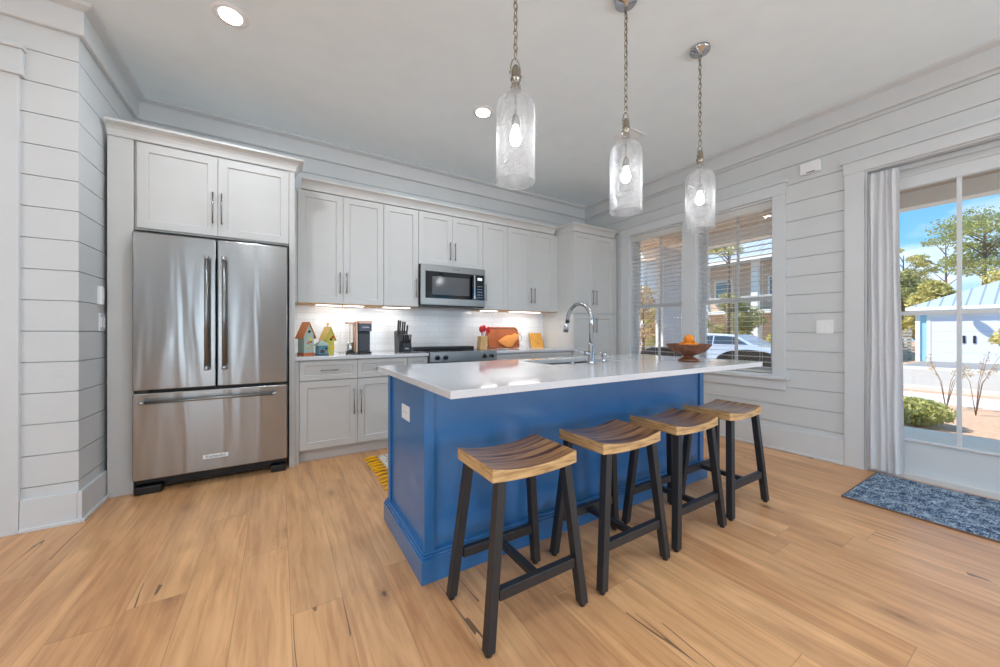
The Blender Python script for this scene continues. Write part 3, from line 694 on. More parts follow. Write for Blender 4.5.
# ------------------------------------------------------------------ refrigerator
YG = 3.385
r = thing('refrigerator', 'stainless steel french-door refrigerator with bottom freezer drawer', 'refrigerator', (-.396, YG, 0))
box('body', M['dark'], r, -.845, .053, YG+.062, YB-.05, .06, 1.80, .004)
box('top_grille', M['dark'], r, -.84, .048, YG+.06, YG+.11, 1.80, 1.812)
def fdoor(nm, x0, x1, z0, z1): return box(nm, M['steel'], r, x0, x1, YG, YG+.058, z0, z1, .007, uv=True)
dl = fdoor('left_door', -.850, -.399, .722, 1.812); dr2 = fdoor('right_door', -.391, .058, .722, 1.812)
df = fdoor('freezer_drawer', -.850, .058, .105, .702)
def bigpull(par, p0, p1, rr=.0125):
    p0 = Vector(p0); p1 = Vector(p1); d = (p1-p0).normalized(); m = MB()
    o = MB().cyl(p0, p1, rr, n=20).build('handle', M['steel2'], par)
    for p, s in ((p0, 1), (p1, -1)):
        c = p+d*s*.012
        MB().cyl(c-d*.014, c+d*.014, rr*1.18, n=20).build('handle_collar', M['chrome'], par)
        MB().cyl(c, (c.x, YG-.0005, c.z), rr*.75, n=12).build('handle_post', M['chrome'], par)
bigpull(dl, (-.447, YG-.062, .85), (-.447, YG-.062, 1.675)); bigpull(dr2, (-.345, YG-.062, .85), (-.345, YG-.062, 1.675))
bigpull(df, (-.80, YG-.062, .645), (-.02, YG-.062, .645), .0105)
for x in (-.76, .0): box('foot', M['dark'], r, x-.085 if x < -.5 else x-.055, x+.055 if x < -.5 else x+.05, YG+.015, YG+.09, 0, .055, .008)
box('toe_grille', M['dark'], r, -.70, -.06, YG+.08, YG+.1, .03, .10)
box('hinge', M['dark'], r, -.84, -.77, YG+.01, YG+.05, .7025, .7215); box('hinge', M['dark'], r, -.02, .045, YG+.01, YG+.05, .7025, .7215)
b = box('brand_badge', M['white'], df, -.475, -.325, YG-.003, YG-.0003, .192, .222, .001)
text('badge_lettering', 'KitchenAid', .026, (-.40, YG-.0036, .207), (PI/2, 0, 0), M['dark'], b)

# ------------------------------------------------------------------ microwave
YM = 3.70
r = thing('microwave', 'stainless over-the-range microwave with black glass door', 'microwave', (1.675, YM, 1.41))
x0, x1, z0, z1 = 1.287, 2.066, 1.418, 1.858
box('body', M['dark'], r, x0, x1, YM+.03, YB-.012, z0, z1, .003)
m = MB(); m.box(x0, x1, YM, YM+.028, z1-.072, z1-.002); m.box(x0, x1, YM, YM+.028, z0+.002, z0+.075); m.box(x0, x0+.05, YM, YM+.028, z0+.075, z1-.072); m.box(x1-.012, x1, YM, YM+.028, z0+.075, z1-.072)
m.build('front_frame', M['steel2'], r, .003)
dd = box('door_glass', M['blackglass'], r, x0+.05, x1-.13, YM+.004, YM+.028, z0+.075, z1-.072)
box('viewing_window', M['ovenglass'], dd, x0+.125, x1-.205, YM+.002, YM+.004, z0+.115, z1-.125, .001)
h = MB().box(x1-.172, x1-.150, YM-.045, YM-.025, z0+.085, z1-.085); h.box(x1-.168, x1-.154, YM-.025, YM+.004, z0+.095, z0+.115); h.box(x1-.168, x1-.154, YM-.025, YM+.004, z1-.115, z1-.095); h.build('handle', M['chrome'], dd, .003)
cp = box('control_panel', M['blackglass'], r, x1-.128, x1-.012, YM+.002, YM+.028, z0+.075, z1-.072)
box('display', M['screen'], cp, x1-.10, x1-.04, YM+.0005, YM+.002, z1-.135, z1-.105)
for i in range(5):
    for j in range(3): box('button', M['nickel'], cp, x1-.10+j*.024, x1-.086+j*.024, YM+.0005, YM+.002, z0+.10+i*.032, z0+.112+i*.032)
box('vent_strip', M['dark'], r, x0+.01, x1-.01, YM+.005, YM+.06, z0-.014, z0)
b = box('brand_badge', M['nickel'], r, 1.62, 1.76, YM-.002, YM, z1-.05, z1-.025); text('badge_lettering', 'KitchenAid', .022, (1.69, YM-.0025, z1-.0375), (PI/2, 0, 0), M['dark'], b)

# ------------------------------------------------------------------ range
YO = 3.44; x0, x1 = 1.292, 2.074
r = thing('kitchen_range', 'slide-in stainless steel range with front knobs and black cooktop', 'range', ((x0+x1)/2, YO, 0))
box('body', M['steel2'], r, x0, x1, YO+.06, YB-.03, .08, .9, .002)
box('base_kick', M['dark'], r, x0+.02, x1-.02, YO+.1, YO+.5, 0, .08)
box('oven_door', M['steel2'], r, x0+.004, x1-.004, YO+.02, YO+.058, .25, .795, .004); box('oven_window', M['blackglass'], r, x0+.12, x1-.12, YO+.017, YO+.02, .38, .66)
MB().cyl((x0+.05, YO-.03, .74), (x1-.05, YO-.03, .74), .012).cyl((x0+.09, YO+.02, .74), (x0+.09, YO-.03, .74), .008).cyl((x1-.09, YO+.02, .74), (x1-.09, YO-.03, .74), .008).build('oven_handle', M['steel2'], r)
box('storage_drawer', M['steel2'], r, x0+.004, x1-.004, YO+.02, YO+.058, .09, .24, .004)
MB().prism([(YO, .815), (YO+.059, .815), (YO+.059, .921), (YO+.006, .921)], lambda a, b: (x0, a, b), lambda a, b: (x1, a, b)).build('control_panel', M['steel2'], r, .003)
for kx in (x0+.075, x0+.165, x1-.165, x1-.075):
    k = MB().cyl((kx, YO+.010, .868), (kx, YO-.006, .864), .026, n=24).build('knob', M['chrome'], r)
    MB().cyl((kx, YO-.006, .864), (kx, YO-.034, .858), .019, .016, 20).build('knob_grip', M['dark'], k); 
box('cooktop', M['blackglass'], r, x0, x1, YO+.062, YB-.04, .9, .922, .003)
for bx, by, br in ((x0+.2, YO+.22, .1), (x1-.2, YO+.22, .08), (x0+.2, YO+.46, .08), (x1-.2, YO+.46, .1)):
    MB().lathe([(br-.003, .9225), (br, .9225), (br, .923), (br-.003, .923)], (bx, by, 0), 32, True).build('burner_ring', M['nickel'], r)
box('rear_vent_trim', M['dark'], r, x0-.02, x1-.06, YB-.22, YB-.06, .9225, .955, .006)

# ------------------------------------------------------------------ worktop objects
def gable_house(name, label, x0, x1, y0, y1, z0, ze, zr, cb, cr, ex=.018, th=.007, base=None):
    r = thing(name, label, 'birdhouse', ((x0+x1)/2, (y0+y1)/2, z0)); xm = (x0+x1)/2
    MB().prism([(x0, z0), (x1, z0), (x1, ze), (xm, zr), (x0, ze)], lambda a, b: (a, y0, b), lambda a, b: (a, y1, b)).build('house_body', cb, r, .001)
    sl = (zr-ze)/(xm-x0); m = MB()
    for s in (-1, 1):
        e = x0-ex if s < 0 else x1+ex; ez = ze-sl*ex
        m.prism([(xm, zr+.001), (e, ez+.001), (e, ez+th+.003), (xm, zr+th+.004)], lambda a, b: (a, y0-.014, b), lambda a, b: (a, y1+.014, b))
    m.build('roof', cr, r, .0005); r.rotation_euler = (0, 0, .42); return r, xm
def bh(col, v=.15): return mat('painted_wood', col, .7, vary=v, scale=25)
ZC = .9145
r, xm = gable_house('birdhouse', 'tall pale blue birdhouse with orange roof beside the refrigerator', .165, .252, 3.66, 3.77, ZC, 1.105, 1.205, bh(srgb(172, 190, 180)), bh(srgb(226, 144, 92)))
box('base_board', bh(srgb(205, 115, 70)), r, .160, .257, 3.655, 3.775, ZC, ZC+.024, .001)
MB().cyl((xm+.002, 3.6595, 1.128), (xm+.002, 3.657, 1.128), .012, n=18).build('entrance_hole', M['dark'], r)
MB().sphere((xm-.006, 3.657, 1.03), .016, 12, (1, .2, .85)).build('painted_flower', bh(srgb(235, 130, 110)), r); MB().sphere((xm+.012, 3.657, 1.058), .013, 12, (1, .2, 1.2)).build('painted_bird', bh(srgb(225, 205, 80)), r)
MB().sphere((xm+.016, 3.656, 1.036), .009, 10, (1.1, .2, .7)).build('painted_wing', M['dark'], r); MB().sphere((xm-.004, 3.657, .985), .014, 10, (1.4, .2, .5)).build('painted_leaf', bh(srgb(230, 190, 70)), r)
r, xm = gable_house('birdhouse', 'yellow-green birdhouse with heart finial, behind the small teal one', .360, .440, 3.78, 3.87, ZC, 1.075, 1.165, bh(srgb(206, 194, 84)), bh(srgb(200, 178, 104)), .016)
MB().cyl((xm, 3.82, 1.165), (xm, 3.82, 1.19), .003, n=8).build('finial_post', M['dark'], r); MB().sphere((xm-.006, 3.82, 1.203), .010, 12, (1, .6, 1)).sphere((xm+.006, 3.82, 1.203), .010, 12, (1, .6, 1)).sphere((xm, 3.82, 1.194), .009, 12, (1, .6, 1.1)).build('heart_finial', bh(srgb(235, 160, 60)), r)
MB().cyl((xm+.006, 3.7795, 1.055), (xm+.006, 3.777, 1.055), .012, n=18).build('entrance_hole', M['dark'], r); MB().sphere((xm+.024, 3.777, 1.075), .014, 12, (1, .25, 1)).build('painted_flower', bh(srgb(225, 60, 40)), r)
MB().sphere((xm+.026, 3.777, .975), .016, 12, (1, .2, 1)).build('painted_sunflower', bh(srgb(245, 190, 30)), r)
r = thing('birdhouse', 'small teal birdhouse with grey pointed roof, in front of the yellow one', 'birdhouse', (.335, 3.68, ZC), rz=.3)
box('house_body', bh(srgb(92, 140, 155)), r, .295, .375, 3.64, 3.72, ZC, 1.0, .001)
MB().add([(.278, 3.622, 1.0), (.392, 3.622, 1.0), (.392, 3.738, 1.0), (.278, 3.738, 1.0), (.335, 3.68, 1.055)], [(3,2,1,0), (0,1,4), (1,2,4), (2,3,4), (3,0,4)]).build('roof', bh(srgb(140, 160, 152)), r)
box('base_board', bh(srgb(70, 100, 115)), r, .29, .38, 3.634, 3.726, ZC, ZC+.01, .001)
MB().cyl((.358, 3.6395, .972), (.358, 3.637, .972), .010, n=16).build('entrance_hole', M['dark'], r)
MB().sphere((.325, 3.637, .948), .022, 12, (1, .2, .8)).build('painted_motif', bh(srgb(95, 65, 60), .5), r)
# coffee maker
cp_ = mat('rose_copper_plastic', srgb(190, 150, 125), .3, .5)
r = thing('coffee_maker', 'black and copper coffee maker with side frother arm', 'coffee maker', (.70, 3.78, ZC))
box('base', M['dark'], r, .655, .775, 3.66, 3.90, ZC, ZC+.02, .006); box('tower', M['dark'], r, .655, .775, 3.74, 3.90, ZC+.02, 1.13, .006)
box('back_panel', mat('charcoal_panel', srgb(56, 58, 66), .4), r, .665, .770, 3.735, 3.74, ZC+.022, 1.105)
bh_ = box('brew_head', mat('slate_plastic', srgb(64, 72, 88), .35), r, .655, .775, 3.66, 3.90, 1.13, 1.205, .006)
text('badge_lettering', 'KEURIG', .018, (.718, 3.6595, 1.17), (PI/2, 0, 0), M['white'], bh_)
box('top_band', cp_, r, .652, .778, 3.657, 3.903, 1.205, 1.232, .005); box('side_band', cp_, r, .634, .6535, 3.70, 3.88, ZC+.01, 1.225, .004)
box('frother_arm', cp_, r, .555, .634, 3.74, 3.82, 1.205, 1.222, .004); box('frother_base', M['dark'], r, .560, .632, 3.72, 3.84, ZC, ZC+.022, .006)
for x in (.59, .625): MB().cyl((x, 3.76, ZC+.11), (x, 3.76, 1.205), .003, n=8).build('frother_rod', cp_, r)
MB().lathe([(0, .022), (.028, .022), (.033, .03), (.033, .11), (.031, .11), (.031, .032), (0, .03)], (.596, 3.78, ZC), 20).build('milk_cup', M['chrome'], r)
# knife block
r = thing('knife_block', 'black slanted knife block full of black-handled knives', 'knife block', (1.11, 3.8, ZC))
kb = mat('knife_block_black', srgb(38, 41, 48), .45)
MB().prism([(3.72, ZC), (3.88, ZC), (3.90, 1.13), (3.84, 1.14), (3.70, 1.03)], lambda a, b: (1.055, a, b), lambda a, b: (1.175, a, b)).build('block_body', kb, r, .004)
MB().prism([(3.69, ZC+.003), (3.72, ZC+.003), (3.702, 1.01), (3.685, 1.01)], lambda a, b: (1.085, a, b), lambda a, b: (1.18, a, b)).build('front_rack', kb, r, .003)
text('badge_lettering', 'ninja', .022, (1.13, 3.685, .955), (PI/2, 0, 0), M['white'], r)
kh = mat('knife_handle_black', srgb(30, 30, 34), .35)
for i in range(5):
    x = 1.092+i*.0195
    o = MB().bar((x, 3.695, 1.012), (x, 3.672, 1.098), .011, .016, up=(0, 1, 0)).build('knife_handle', kh, r, .003); MB().bar((x, 3.6725, 1.0985), (x, 3.6715, 1.1025), .0112, .0165, up=(0, 1, 0)).build('handle_cap', M['nickel'], o)
for i, (x, L) in enumerate(((1.068, .145), (1.088, .14), (1.113, .13), (1.135, .13), (1.162, .095))):
    o = MB().bar((x, 3.80, 1.10), (x, 3.79-.02, 1.10+L), .015, .022, up=(0, 1, 0)).build('knife_handle', kh, r, .004); MB().bar((x, 3.7705, 1.1005+L), (x, 3.7695, 1.104+L), .0152, .0222, up=(0, 1, 0)).build('handle_cap', M['chrome'], o)
# utensil block with red spatulas
r = thing('utensil_block', 'light wood block holding red-handled utensils beside the range', 'utensil holder', (2.15, 3.90, ZC))
MB().prism([(2.085, ZC), (2.185, ZC), (2.198, 1.075), (2.10, 1.075)], lambda a, b: (a, 3.86, b), lambda a, b: (a, 3.95, b)).build('block_body', M['blockwood'], r, .003)
for i, (x, dx, z) in enumerate(((2.135, -.008, 1.17), (2.158, .002, 1.18), (2.182, .04, 1.16))):
    o = MB().bar((x, 3.90, 1.0755), (x+dx, 3.90, z), .012, .010, up=(0, 1, 0)).build('utensil_handle', M['red'] if i != 1 else M['white'], r, .003)
    MB().sphere((x+dx, 3.90, z-.01), .033, 14, (1, .45, 1.35)).build('utensil_head', M['red'], o)
MB().tube([(2.15, 3.90, 1.0755), (2.148, 3.90, 1.2), (2.156, 3.90, 1.215), (2.164, 3.90, 1.205)], .0025, 8).build('whisk_wire', M['dark'], r)
# copper tray leaning on the wall, quilted mitt in front
def leanbox(m, x0, x1, z0, z1, y, t, lean=.05):
    L = z1-z0; return m.hexa([(x0, y, z0), (x1, y, z0), (x1, y+t, z0), (x0, y+t, z0)], [(x0, y+lean, z1), (x1, y+lean, z1), (x1, y+lean+t, z1), (x0, y+lean+t, z1)])
r = thing('serving_tray', 'copper rectangular tray leaning on the backsplash', 'tray', (2.52, 3.98, ZC))
leanbox(MB(), 2.285, 2.725, ZC+.012, 1.168, 3.972, .006, .055).build('tray_floor', M['copper'], r)
def trayrim():
    x0, x1, z0, z1, R = 2.275, 2.735, ZC+.002, 1.18, .045; pts = []
    for cx, cz, a0 in ((x1-R, z0+R, -90), (x1-R, z1-R, 0), (x0+R, z1-R, 90), (x0+R, z0+R, 180)):
        for k in range(6):
            a = math.radians(a0+k*18); X_ = cx+R*math.cos(a); Z_ = cz+R*math.sin(a); pts.append((X_, 3.966+(Z_-z0)/(z1-z0)*.057, max(Z_, ZC+.0118)))
    return MB().tube(pts, .011, 10, closed=True)
trayrim().build('tray_rim', M['copper'], r)
for s, x in ((-1, 2.268), (1, 2.742)):
    MB().tube([(x, 3.985, 1.0), (x+s*.035, 3.97, 1.01), (x+s*.045, 3.975, 1.05), (x+s*.035, 3.99, 1.09), (x, 4.005, 1.10)], .004, 8).build('handle', M['oldnickel'], r)
r = thing('oven_mitt', 'quilted orange cloth mitt propped diagonally on the copper tray', 'oven mitt', (2.6, 3.93, ZC))
def mitt():
    out = [(2.555, .932), (2.60, .922), (2.645, .935), (2.685, .975), (2.74, 1.02), (2.765, 1.05), (2.77, 1.09), (2.735, 1.095), (2.715, 1.11), (2.66, 1.085), (2.60, 1.085), (2.54, 1.065), (2.455, 1.02), (2.435, 1.0), (2.455, .985)]
    m = MB(); n = len(out); ctr = (sum(p[0] for p in out)/n, sum(p[1] for p in out)/n); vs = []; rings = ((1.0, 0), (1.0, .008), (.85, .016), (.5, .021), (0.01, .022))
    for s, d in rings:
        for x, z in out:
            X_ = ctr[0]-.04+(x-ctr[0])*s; Z_ = ctr[1]+(z-ctr[1])*s; vs.append((X_, 3.944+(Z_-.93)*.22-d, Z_))
    fs = [(i*n+k, i*n+(k+1) % n, (i+1)*n+(k+1) % n, (i+1)*n+k) for i in range(len(rings)-1) for k in range(n)]+[tuple(range(n))]
    return m.add(vs, fs, True)
mitt().build('quilted_body', M['mitt'], r); MB().tube([(2.725, 3.962, 1.085), (2.75, 3.965, 1.10), (2.76, 3.967, 1.13), (2.735, 3.966, 1.12), (2.715, 3.966, 1.095)], .003, 8).build('hanging_loop', M['mitt'], r)
r = thing('wooden_trivet', 'square slatted wood trivet leaning near the pantry corner', 'trivet', (3.03, 4.0, ZC))
m = MB()
for i in range(7): leanbox(m, 2.97+i*.0305, 2.97+i*.0305+.027, ZC, 1.11, 4.0, .012, .06)
m.build('slats', M['squarewood'], r); m = MB()
for z in (.95, 1.07): leanbox(m, 2.972, 3.178, z, z+.02, 4.0125+(z-ZC)*.31, .006, .006)
m.build('cross_rail', M['squarewood'], r)
# spoon rest
r = thing('spoon_rest', 'flat pale grey dish beside the range, in front of the tray', 'dish', (2.27, 3.62, ZC)); MB().lathe([(0, 0), (.05, 0), (.075, .012), (.072, .014), (.045, .005), (0, .005)], (2.27, 3.62, ZC), 28).build('dish', mat('grey_ceramic', srgb(180, 182, 186), .2), r)

# ------------------------------------------------------------------ island
ix0, ix1, iy0, iy1 = .556, 2.812, 1.556, 2.19
r = thing('kitchen_island', 'deep blue kitchen island cabinet with overhanging end panel', 'kitchen island', ((ix0+ix1)/2, (iy0+iy1)/2, 0))
m = MB(); m.box(ix0+.012, ix1-.012, iy0+.012, iy1-.012, .02, .68)
for q_ in ((ix0+.012, ix1-.012, iy0+.012, iy0+.03), (ix0+.012, ix1-.012, iy1-.02, iy1-.012), (ix0+.012, ix0+.03, iy0+.03, iy1-.02), (ix1-.03, ix1-.012, iy0+.03, iy1-.02)): m.box(*q_, .68, .883)
m.build('cabinet_body', M['blue'], r)
for nm, a, b, c_, d_ in (('corner_stile', ix0, ix0+.05, iy0, iy0+.0118), ('corner_stile', ix1-.05, ix1, iy0, iy0+.0118), ('corner_stile', ix0, ix0+.0118, iy1-.045, iy1), ('corner_stile', ix1-.0118, ix1, iy1-.045, iy1)):
    box(nm, M['blue'], r, a, b, c_, d_, .12, .883, .0015)
m = MB(); q = .02
for k, (z0_, z1_, e) in enumerate(((0, .108, .02), (.108, .120, .014), (.120, .132, .007))):
    m.box(ix0-e, ix1+e, iy0-e, iy1+e, z0_, z1_)
m.build('base_molding', M['blue'], r, .003)
nb = MB()
for i in range(4):
    a = ix0+.05+i*.54; dd = shaker('door', r, a, a+.53, .14, .87, -99, .06, M['blue']); bpy.data.objects.remove(dd)
    dd = MB(); dd.box(a+.002, a+.528, iy1-.0118, iy1+.006, .14, .87).build('door', M['blue'], r, .003)
r2 = switch_plate('power_outlet', 'white duplex outlet on the blue island end', 'ix', (ix0+.012, 1.862, .705), .128, .076, 1, (ix0, 1.862, .705))
# counter slab with sink cut-out
sx0, sx1, sy0, sy1 = 1.50, 2.16, 1.80, 2.16; cx0, cx1, cy0, cy1 = .522, 2.888, 1.187, 2.29
r = thing('countertop', 'large white quartz countertop on the blue island', 'countertop', ((cx0+cx1)/2, 1.7, .884))
def slab_with_hole():
    m = MB(); O = [(cx0, cy0), (cx1, cy0), (cx1, cy1), (cx0, cy1)]; I = [(sx0, sy0), (sx1, sy0), (sx1, sy1), (sx0, sy1)]; vs = []
    for z in (.884, .914): vs += [(x, y, z) for x, y in O]+[(x, y, z) for x, y in I]
    fs = []
    for i in range(4):
        j = (i+1) % 4; fs += [(i, 4+i, 4+j, j), (8+i, 8+j, 12+j, 12+i), (i, j, 8+j, 8+i), (4+i, 12+i, 12+j, 4+j)]
    return m.add(vs, fs)
slab_with_hole().build('slab', M['quartz'], r, .002)
r = thing('sink', 'undermount stainless sink bowl set in the island counter', 'sink', ((sx0+sx1)/2, (sy0+sy1)/2, .7))
e = .004; m = MB(); m.box(sx0-e, sx0-e/2, sy0-e, sy1+e, .70, .882); m.box(sx1+e/2, sx1+e, sy0-e, sy1+e, .70, .882); m.box(sx0-e, sx1+e, sy0-e, sy0-e/2, .70, .882); m.box(sx0-e, sx1+e, sy1+e/2, sy1+e, .70, .882); m.box(sx0-e, sx1+e, sy0-e, sy1+e, .698, .70)
m.build('basin', M['steel2'], r); MB().cyl((1.83, 1.98, .7), (1.83, 1.98, .704), .045).build('drain', M['chrome'], r)
# faucet
fx, fy = 1.772, 1.725
r = thing('faucet', 'polished chrome gooseneck pull-down faucet on the island', 'faucet', (fx, fy, .914))
MB().lathe([(0, 0), (.028, 0), (.028, .006), (.024, .012), (.0215, .02), (.0215, .125), (.018, .135), (0, .135)], (fx, fy, .9145), 24).build('faucet_body', M['chrome'], r)
pts = [(fx, fy, 1.045), (fx, fy, 1.20)]
R = .115
for k in range(15): a = PI*k/14; pts.append((fx, fy+R-R*math.cos(a), 1.205+R*math.sin(a)))
MB().tube(pts, .0135, 16).build('spout', M['chrome'], r)
MB().cyl((fx, fy+2*R, 1.2045), (fx, fy+2*R+.004, 1.192), .0145, n=18).build('collar_ring', M['dark'], r)
MB().tube([(fx, fy+2*R+.0042, 1.192), (fx, fy+2*R+.012, 1.16), (fx, fy+2*R+.02, 1.125)], [.0155, .017, .019], 18).build('spray_head', M['chrome'], r)
m = MB(); m.cyl((fx-.02, fy, .985), (fx-.055, fy+.005, .985), .015, .014); m.tube([(fx-.052, fy+.005, .985), (fx-.075, fy+.015, .995), (fx-.115, fy+.03, 1.005)], [.008, .007, .005], 12); m.build('lever_handle', M['chrome'], r)
r = thing('soap_dispenser', 'small chrome soap dispenser just right of the faucet', 'soap dispenser', (1.90, 1.735, .914))
MB().lathe([(0, 0), (.022, 0), (.022, .005), (.012, .010), (.011, .04), (.017, .045), (.017, .068), (.008, .075), (0, .075)], (1.905, 1.735, .9145), 20).build('pump_body', M['chrome'], r)
MB().tube([(1.905, 1.735, .975), (1.885, 1.75, .978), (1.845, 1.775, .972)], .006, 10).build('pump_spout', M['chrome'], r)
r = thing('air_switch_button', 'small round chrome button on the counter behind the faucet', 'sink button', (1.58, 1.76, .914))
MB().lathe([(0, 0), (.02, 0), (.02, .006), (.012, .010), (.012, .016), (0, .016)], (1.62, 1.745, .9145), 20).build('button', M['chrome'], r)

# fruit bowl and oranges
bx, by = 2.515, 1.50
r = thing('fruit_bowl', 'brown carved pedestal wooden bowl at the end of the island', 'bowl', (bx, by, .914))
def bowl():
    n = 72; prof = [(.0, 0), (.066, 0), (.070, .006), (.066, .016), (.045, .026), (.030, .034), (.034, .042), (.075, .056), (.10, .068), (.118, .086), (.136, .108), (.150, .122), (.146, .125), (.128, .108), (.10, .080), (.06, .062), (0, .058)]
    vs = []
    for j, (rr, z) in enumerate(prof):
        for k in range(n):
            f = 1+(.03*(1 if k % 4 < 2 else -1) if 8 <= j <= 10 else 0); t = 2*PI*k/n; vs.append((bx+rr*f*math.cos(t), by+rr*f*math.sin(t), .9145+z))
    return MB().add(vs, [(i*n+k, i*n+(k+1) % n, (i+1)*n+(k+1) % n, (i+1)*n+k) for i in range(len(prof)-1) for k in range(n)], True)
bowl().build('bowl_body', M['bowlwood'], r)
om = MB().sphere((0, 0, 0), .034, 24); om = om.build('orange', M['orange']); oms = MB().cyl((0, 0, .0325), (0, 0, .036), .003, n=8).build('stem_button', M['bark'], om)
opos = [(bx-.036, by-.022, 1.021), (bx+.036, by-.02, 1.020), (bx+.002, by+.042, 1.021), (bx+.002, by-.002, 1.073)]
olab = ['orange at the left side of the wooden bowl', 'orange at the right side of the wooden bowl', 'orange at the back of the wooden bowl, mostly hidden', 'orange sitting on top of the others in the wooden bowl']
for i, p in enumerate(opos):
    o = om if i == 0 else copy_tree(om)
    o.location = p; tag(o, olab[i], 'orange', 'oranges in the wooden bowl')

# ------------------------------------------------------------------ stools
def stool(cx, cy, label, wood):
    r = thing('bar_stool', label, 'bar stool', (cx, cy, 0), group='saddle-seat bar stools along the island')
    hw, hd, zt, th = .202, .147, .636, .050; n = 16; vs = []; fs = []
    m = MB()
    for i in range(n+1):
        u = -1+2*i/n; x = cx+hw*u; zz = zt-.024*(1-u*u); zb = zt-th-.012*(1-u*u)
        for y, z in ((cy-hd, zb), (cy+hd, zb), (cy+hd, zz), (cy-hd, zz)): vs.append((x, y, z))
    top = MB(); side = MB()
    for i in range(n):
        a = i*4; b = a+4
        fs += [(a, a+1, b+1, b), (a+2, a+3, b+3, b+2), (a+1, a+2, b+2, b+1), (a+3, a, b, b+3)]
    fs += [(0, 3, 2, 1), (n*4, n*4+1, n*4+2, n*4+3)]
    s = m.add(vs, fs).build('seat', wood, r, .003)
    s.data.materials.append(M['edge'])
    for p in s.data.polygons:
        if abs(p.normal.z) < .6: p.material_index = 1
    # legs
    def leg(sx, sy, tall=False): return Vector((cx+sx*.158, cy+sy*.125, .592)), Vector((cx+sx*.222-.004, cy+sy*.158-.003, .012))
    for sx, sy in ((-1, -1), (1, -1), (1, 1), (-1, 1)):
        t, b = leg(sx, sy); w = .036
        dx = w/2
        bot = [(b.x-dx, b.y-dx, b.z), (b.x+dx, b.y-dx, b.z), (b.x+dx, b.y+dx, b.z), (b.x-dx, b.y+dx, b.z)]
        tp = [(t.x-dx, t.y-dx, t.z), (t.x+dx, t.y-dx, t.z), (t.x+dx, t.y+dx, t.z), (t.x-dx, t.y+dx, t.z)]
        tp = [(x, y, min(z, zt-th-.012*(1-((x-cx)/hw)**2)-.0005)) for x, y, z in tp]
        l = MB().hexa(bot, tp).build('leg', M['blackmetal'], r, .002)
        MB().cyl((b.x, b.y, .013), (b.x, b.y, 0.0), .014, .0125, 14).build('foot_pad', M['dark'], l)
    f = (.592-.185)/.58; yy = .125+.03*f; xx = .158+.055*f
    for sy in (-1, 1): box('stretcher', M['blackmetal'], r, cx-xx+.018, cx+xx-.018, cy+sy*yy-.014, cy+sy*yy+.014, .165, .205, .002)
    box('cross_stretcher', M['blackmetal'], r, cx-.014, cx+.014, cy-yy+.0145, cy+yy-.0145, .17, .198, .002)
    return r
for i, (x, sy_, lb) in enumerate(((.848, 1.25, 'bar stool nearest the camera, light brown striped seat, leftmost'), (1.412, 1.252, 'second bar stool from the left, brown striped saddle seat'), (1.965, 1.262, 'third bar stool from the left, dark brown saddle seat'), (2.53, 1.275, 'farthest bar stool, seat reflecting pale blue window light'))):
    stool(x, sy_, lb, m_seat(i, 0))

# ------------------------------------------------------------------ rugs
r = thing('rug', 'blue and grey patterned rug in front of the patio door', 'rug', (3.67, -.1, 0))
box('pile', M['bluerug'], r, 3.275, 4.045, -.75, .868, .001, .012, .003); m = MB()
m.box(3.268, 3.2745, -.757, .875, .001, .011); m.box(3.2745, 4.05, .8685, .875, .001, .011); m.box(3.2745, 4.05, -.757, -.7505, .001, .011); m.build('binding', mat('rug_binding', srgb(120, 98, 84), .9), r)
r = thing('rug', 'pale kilim runner with yellow tassels behind the island', 'rug', (1.7, 2.9, 0))
box('weave', M['kilim'], r, .755, 2.75, 2.50, 3.345, .001, .009, .002)
for i in range(13):
    y = 3.325-i*.07; m = MB(); a = random.uniform(-.02, .02)
    m.tube([(.756, y, .008), (.735, y+a*.3, .012), (.70, y+a*.7, .012), (.655+random.uniform(-.01, .01), y+a, .008)], [.005, .008, .012, .010], 8)
    for k in range(5): b_ = random.uniform(-.016, .016); m.tube([(.70, y+b_*.6, .01), (.65+random.uniform(-.014, .004), y+a+b_, .005)], [.005, .003], 6)
    m.build('tassel', M['yellow'], r)

# ------------------------------------------------------------------ outdoors
GZ = -.35
mulch = mat('pine_straw_mulch', srgb(168, 118, 88), .95, vary=.35, scale=3)
t = NT('mulch'); a_ = t.noise(t.coord(), 1.2, 5, .7); b_ = t.noise(t.coord(), 14, 4, .7)
t.l(t.mix(b_, t.mix(a_, srgb(128, 96, 76), srgb(196, 156, 130)), srgb(222, 190, 160)), t.b.inputs['Base Color']); t.b.inputs['Roughness'].default_value = 1; t.bump(b_, .6, .05); mulch = t.m
box('ground_1', mulch, None, -30, 90, -60, 90, GZ-.3, GZ, kind='structure')
asph = mat('asphalt_pale', srgb(184, 176, 166), .9, vary=.1, scale=2); conc = mat('concrete_pale', srgb(214, 212, 206), .9, vary=.06, scale=2)
box('sidewalk_1', conc, None, 11.5, 13.2, -60, 90, GZ, GZ+.015, kind='structure')
box('road_1', asph, None, 14.1, 21.5, -60, 90, GZ, GZ+.01, kind='structure')
box('curb_1', conc, None, 13.9, 14.1, -60, 90, GZ, GZ+.1, kind='structure'); box('curb_2', conc, None, 21.5, 21.8, -60, 90, GZ, GZ+.1, kind='structure')
box('driveway_1', mat('driveway_asphalt', srgb(140, 140, 142), .9), None, 21.8, 27.6, -12, 4.3, GZ, GZ+.012, kind='structure')
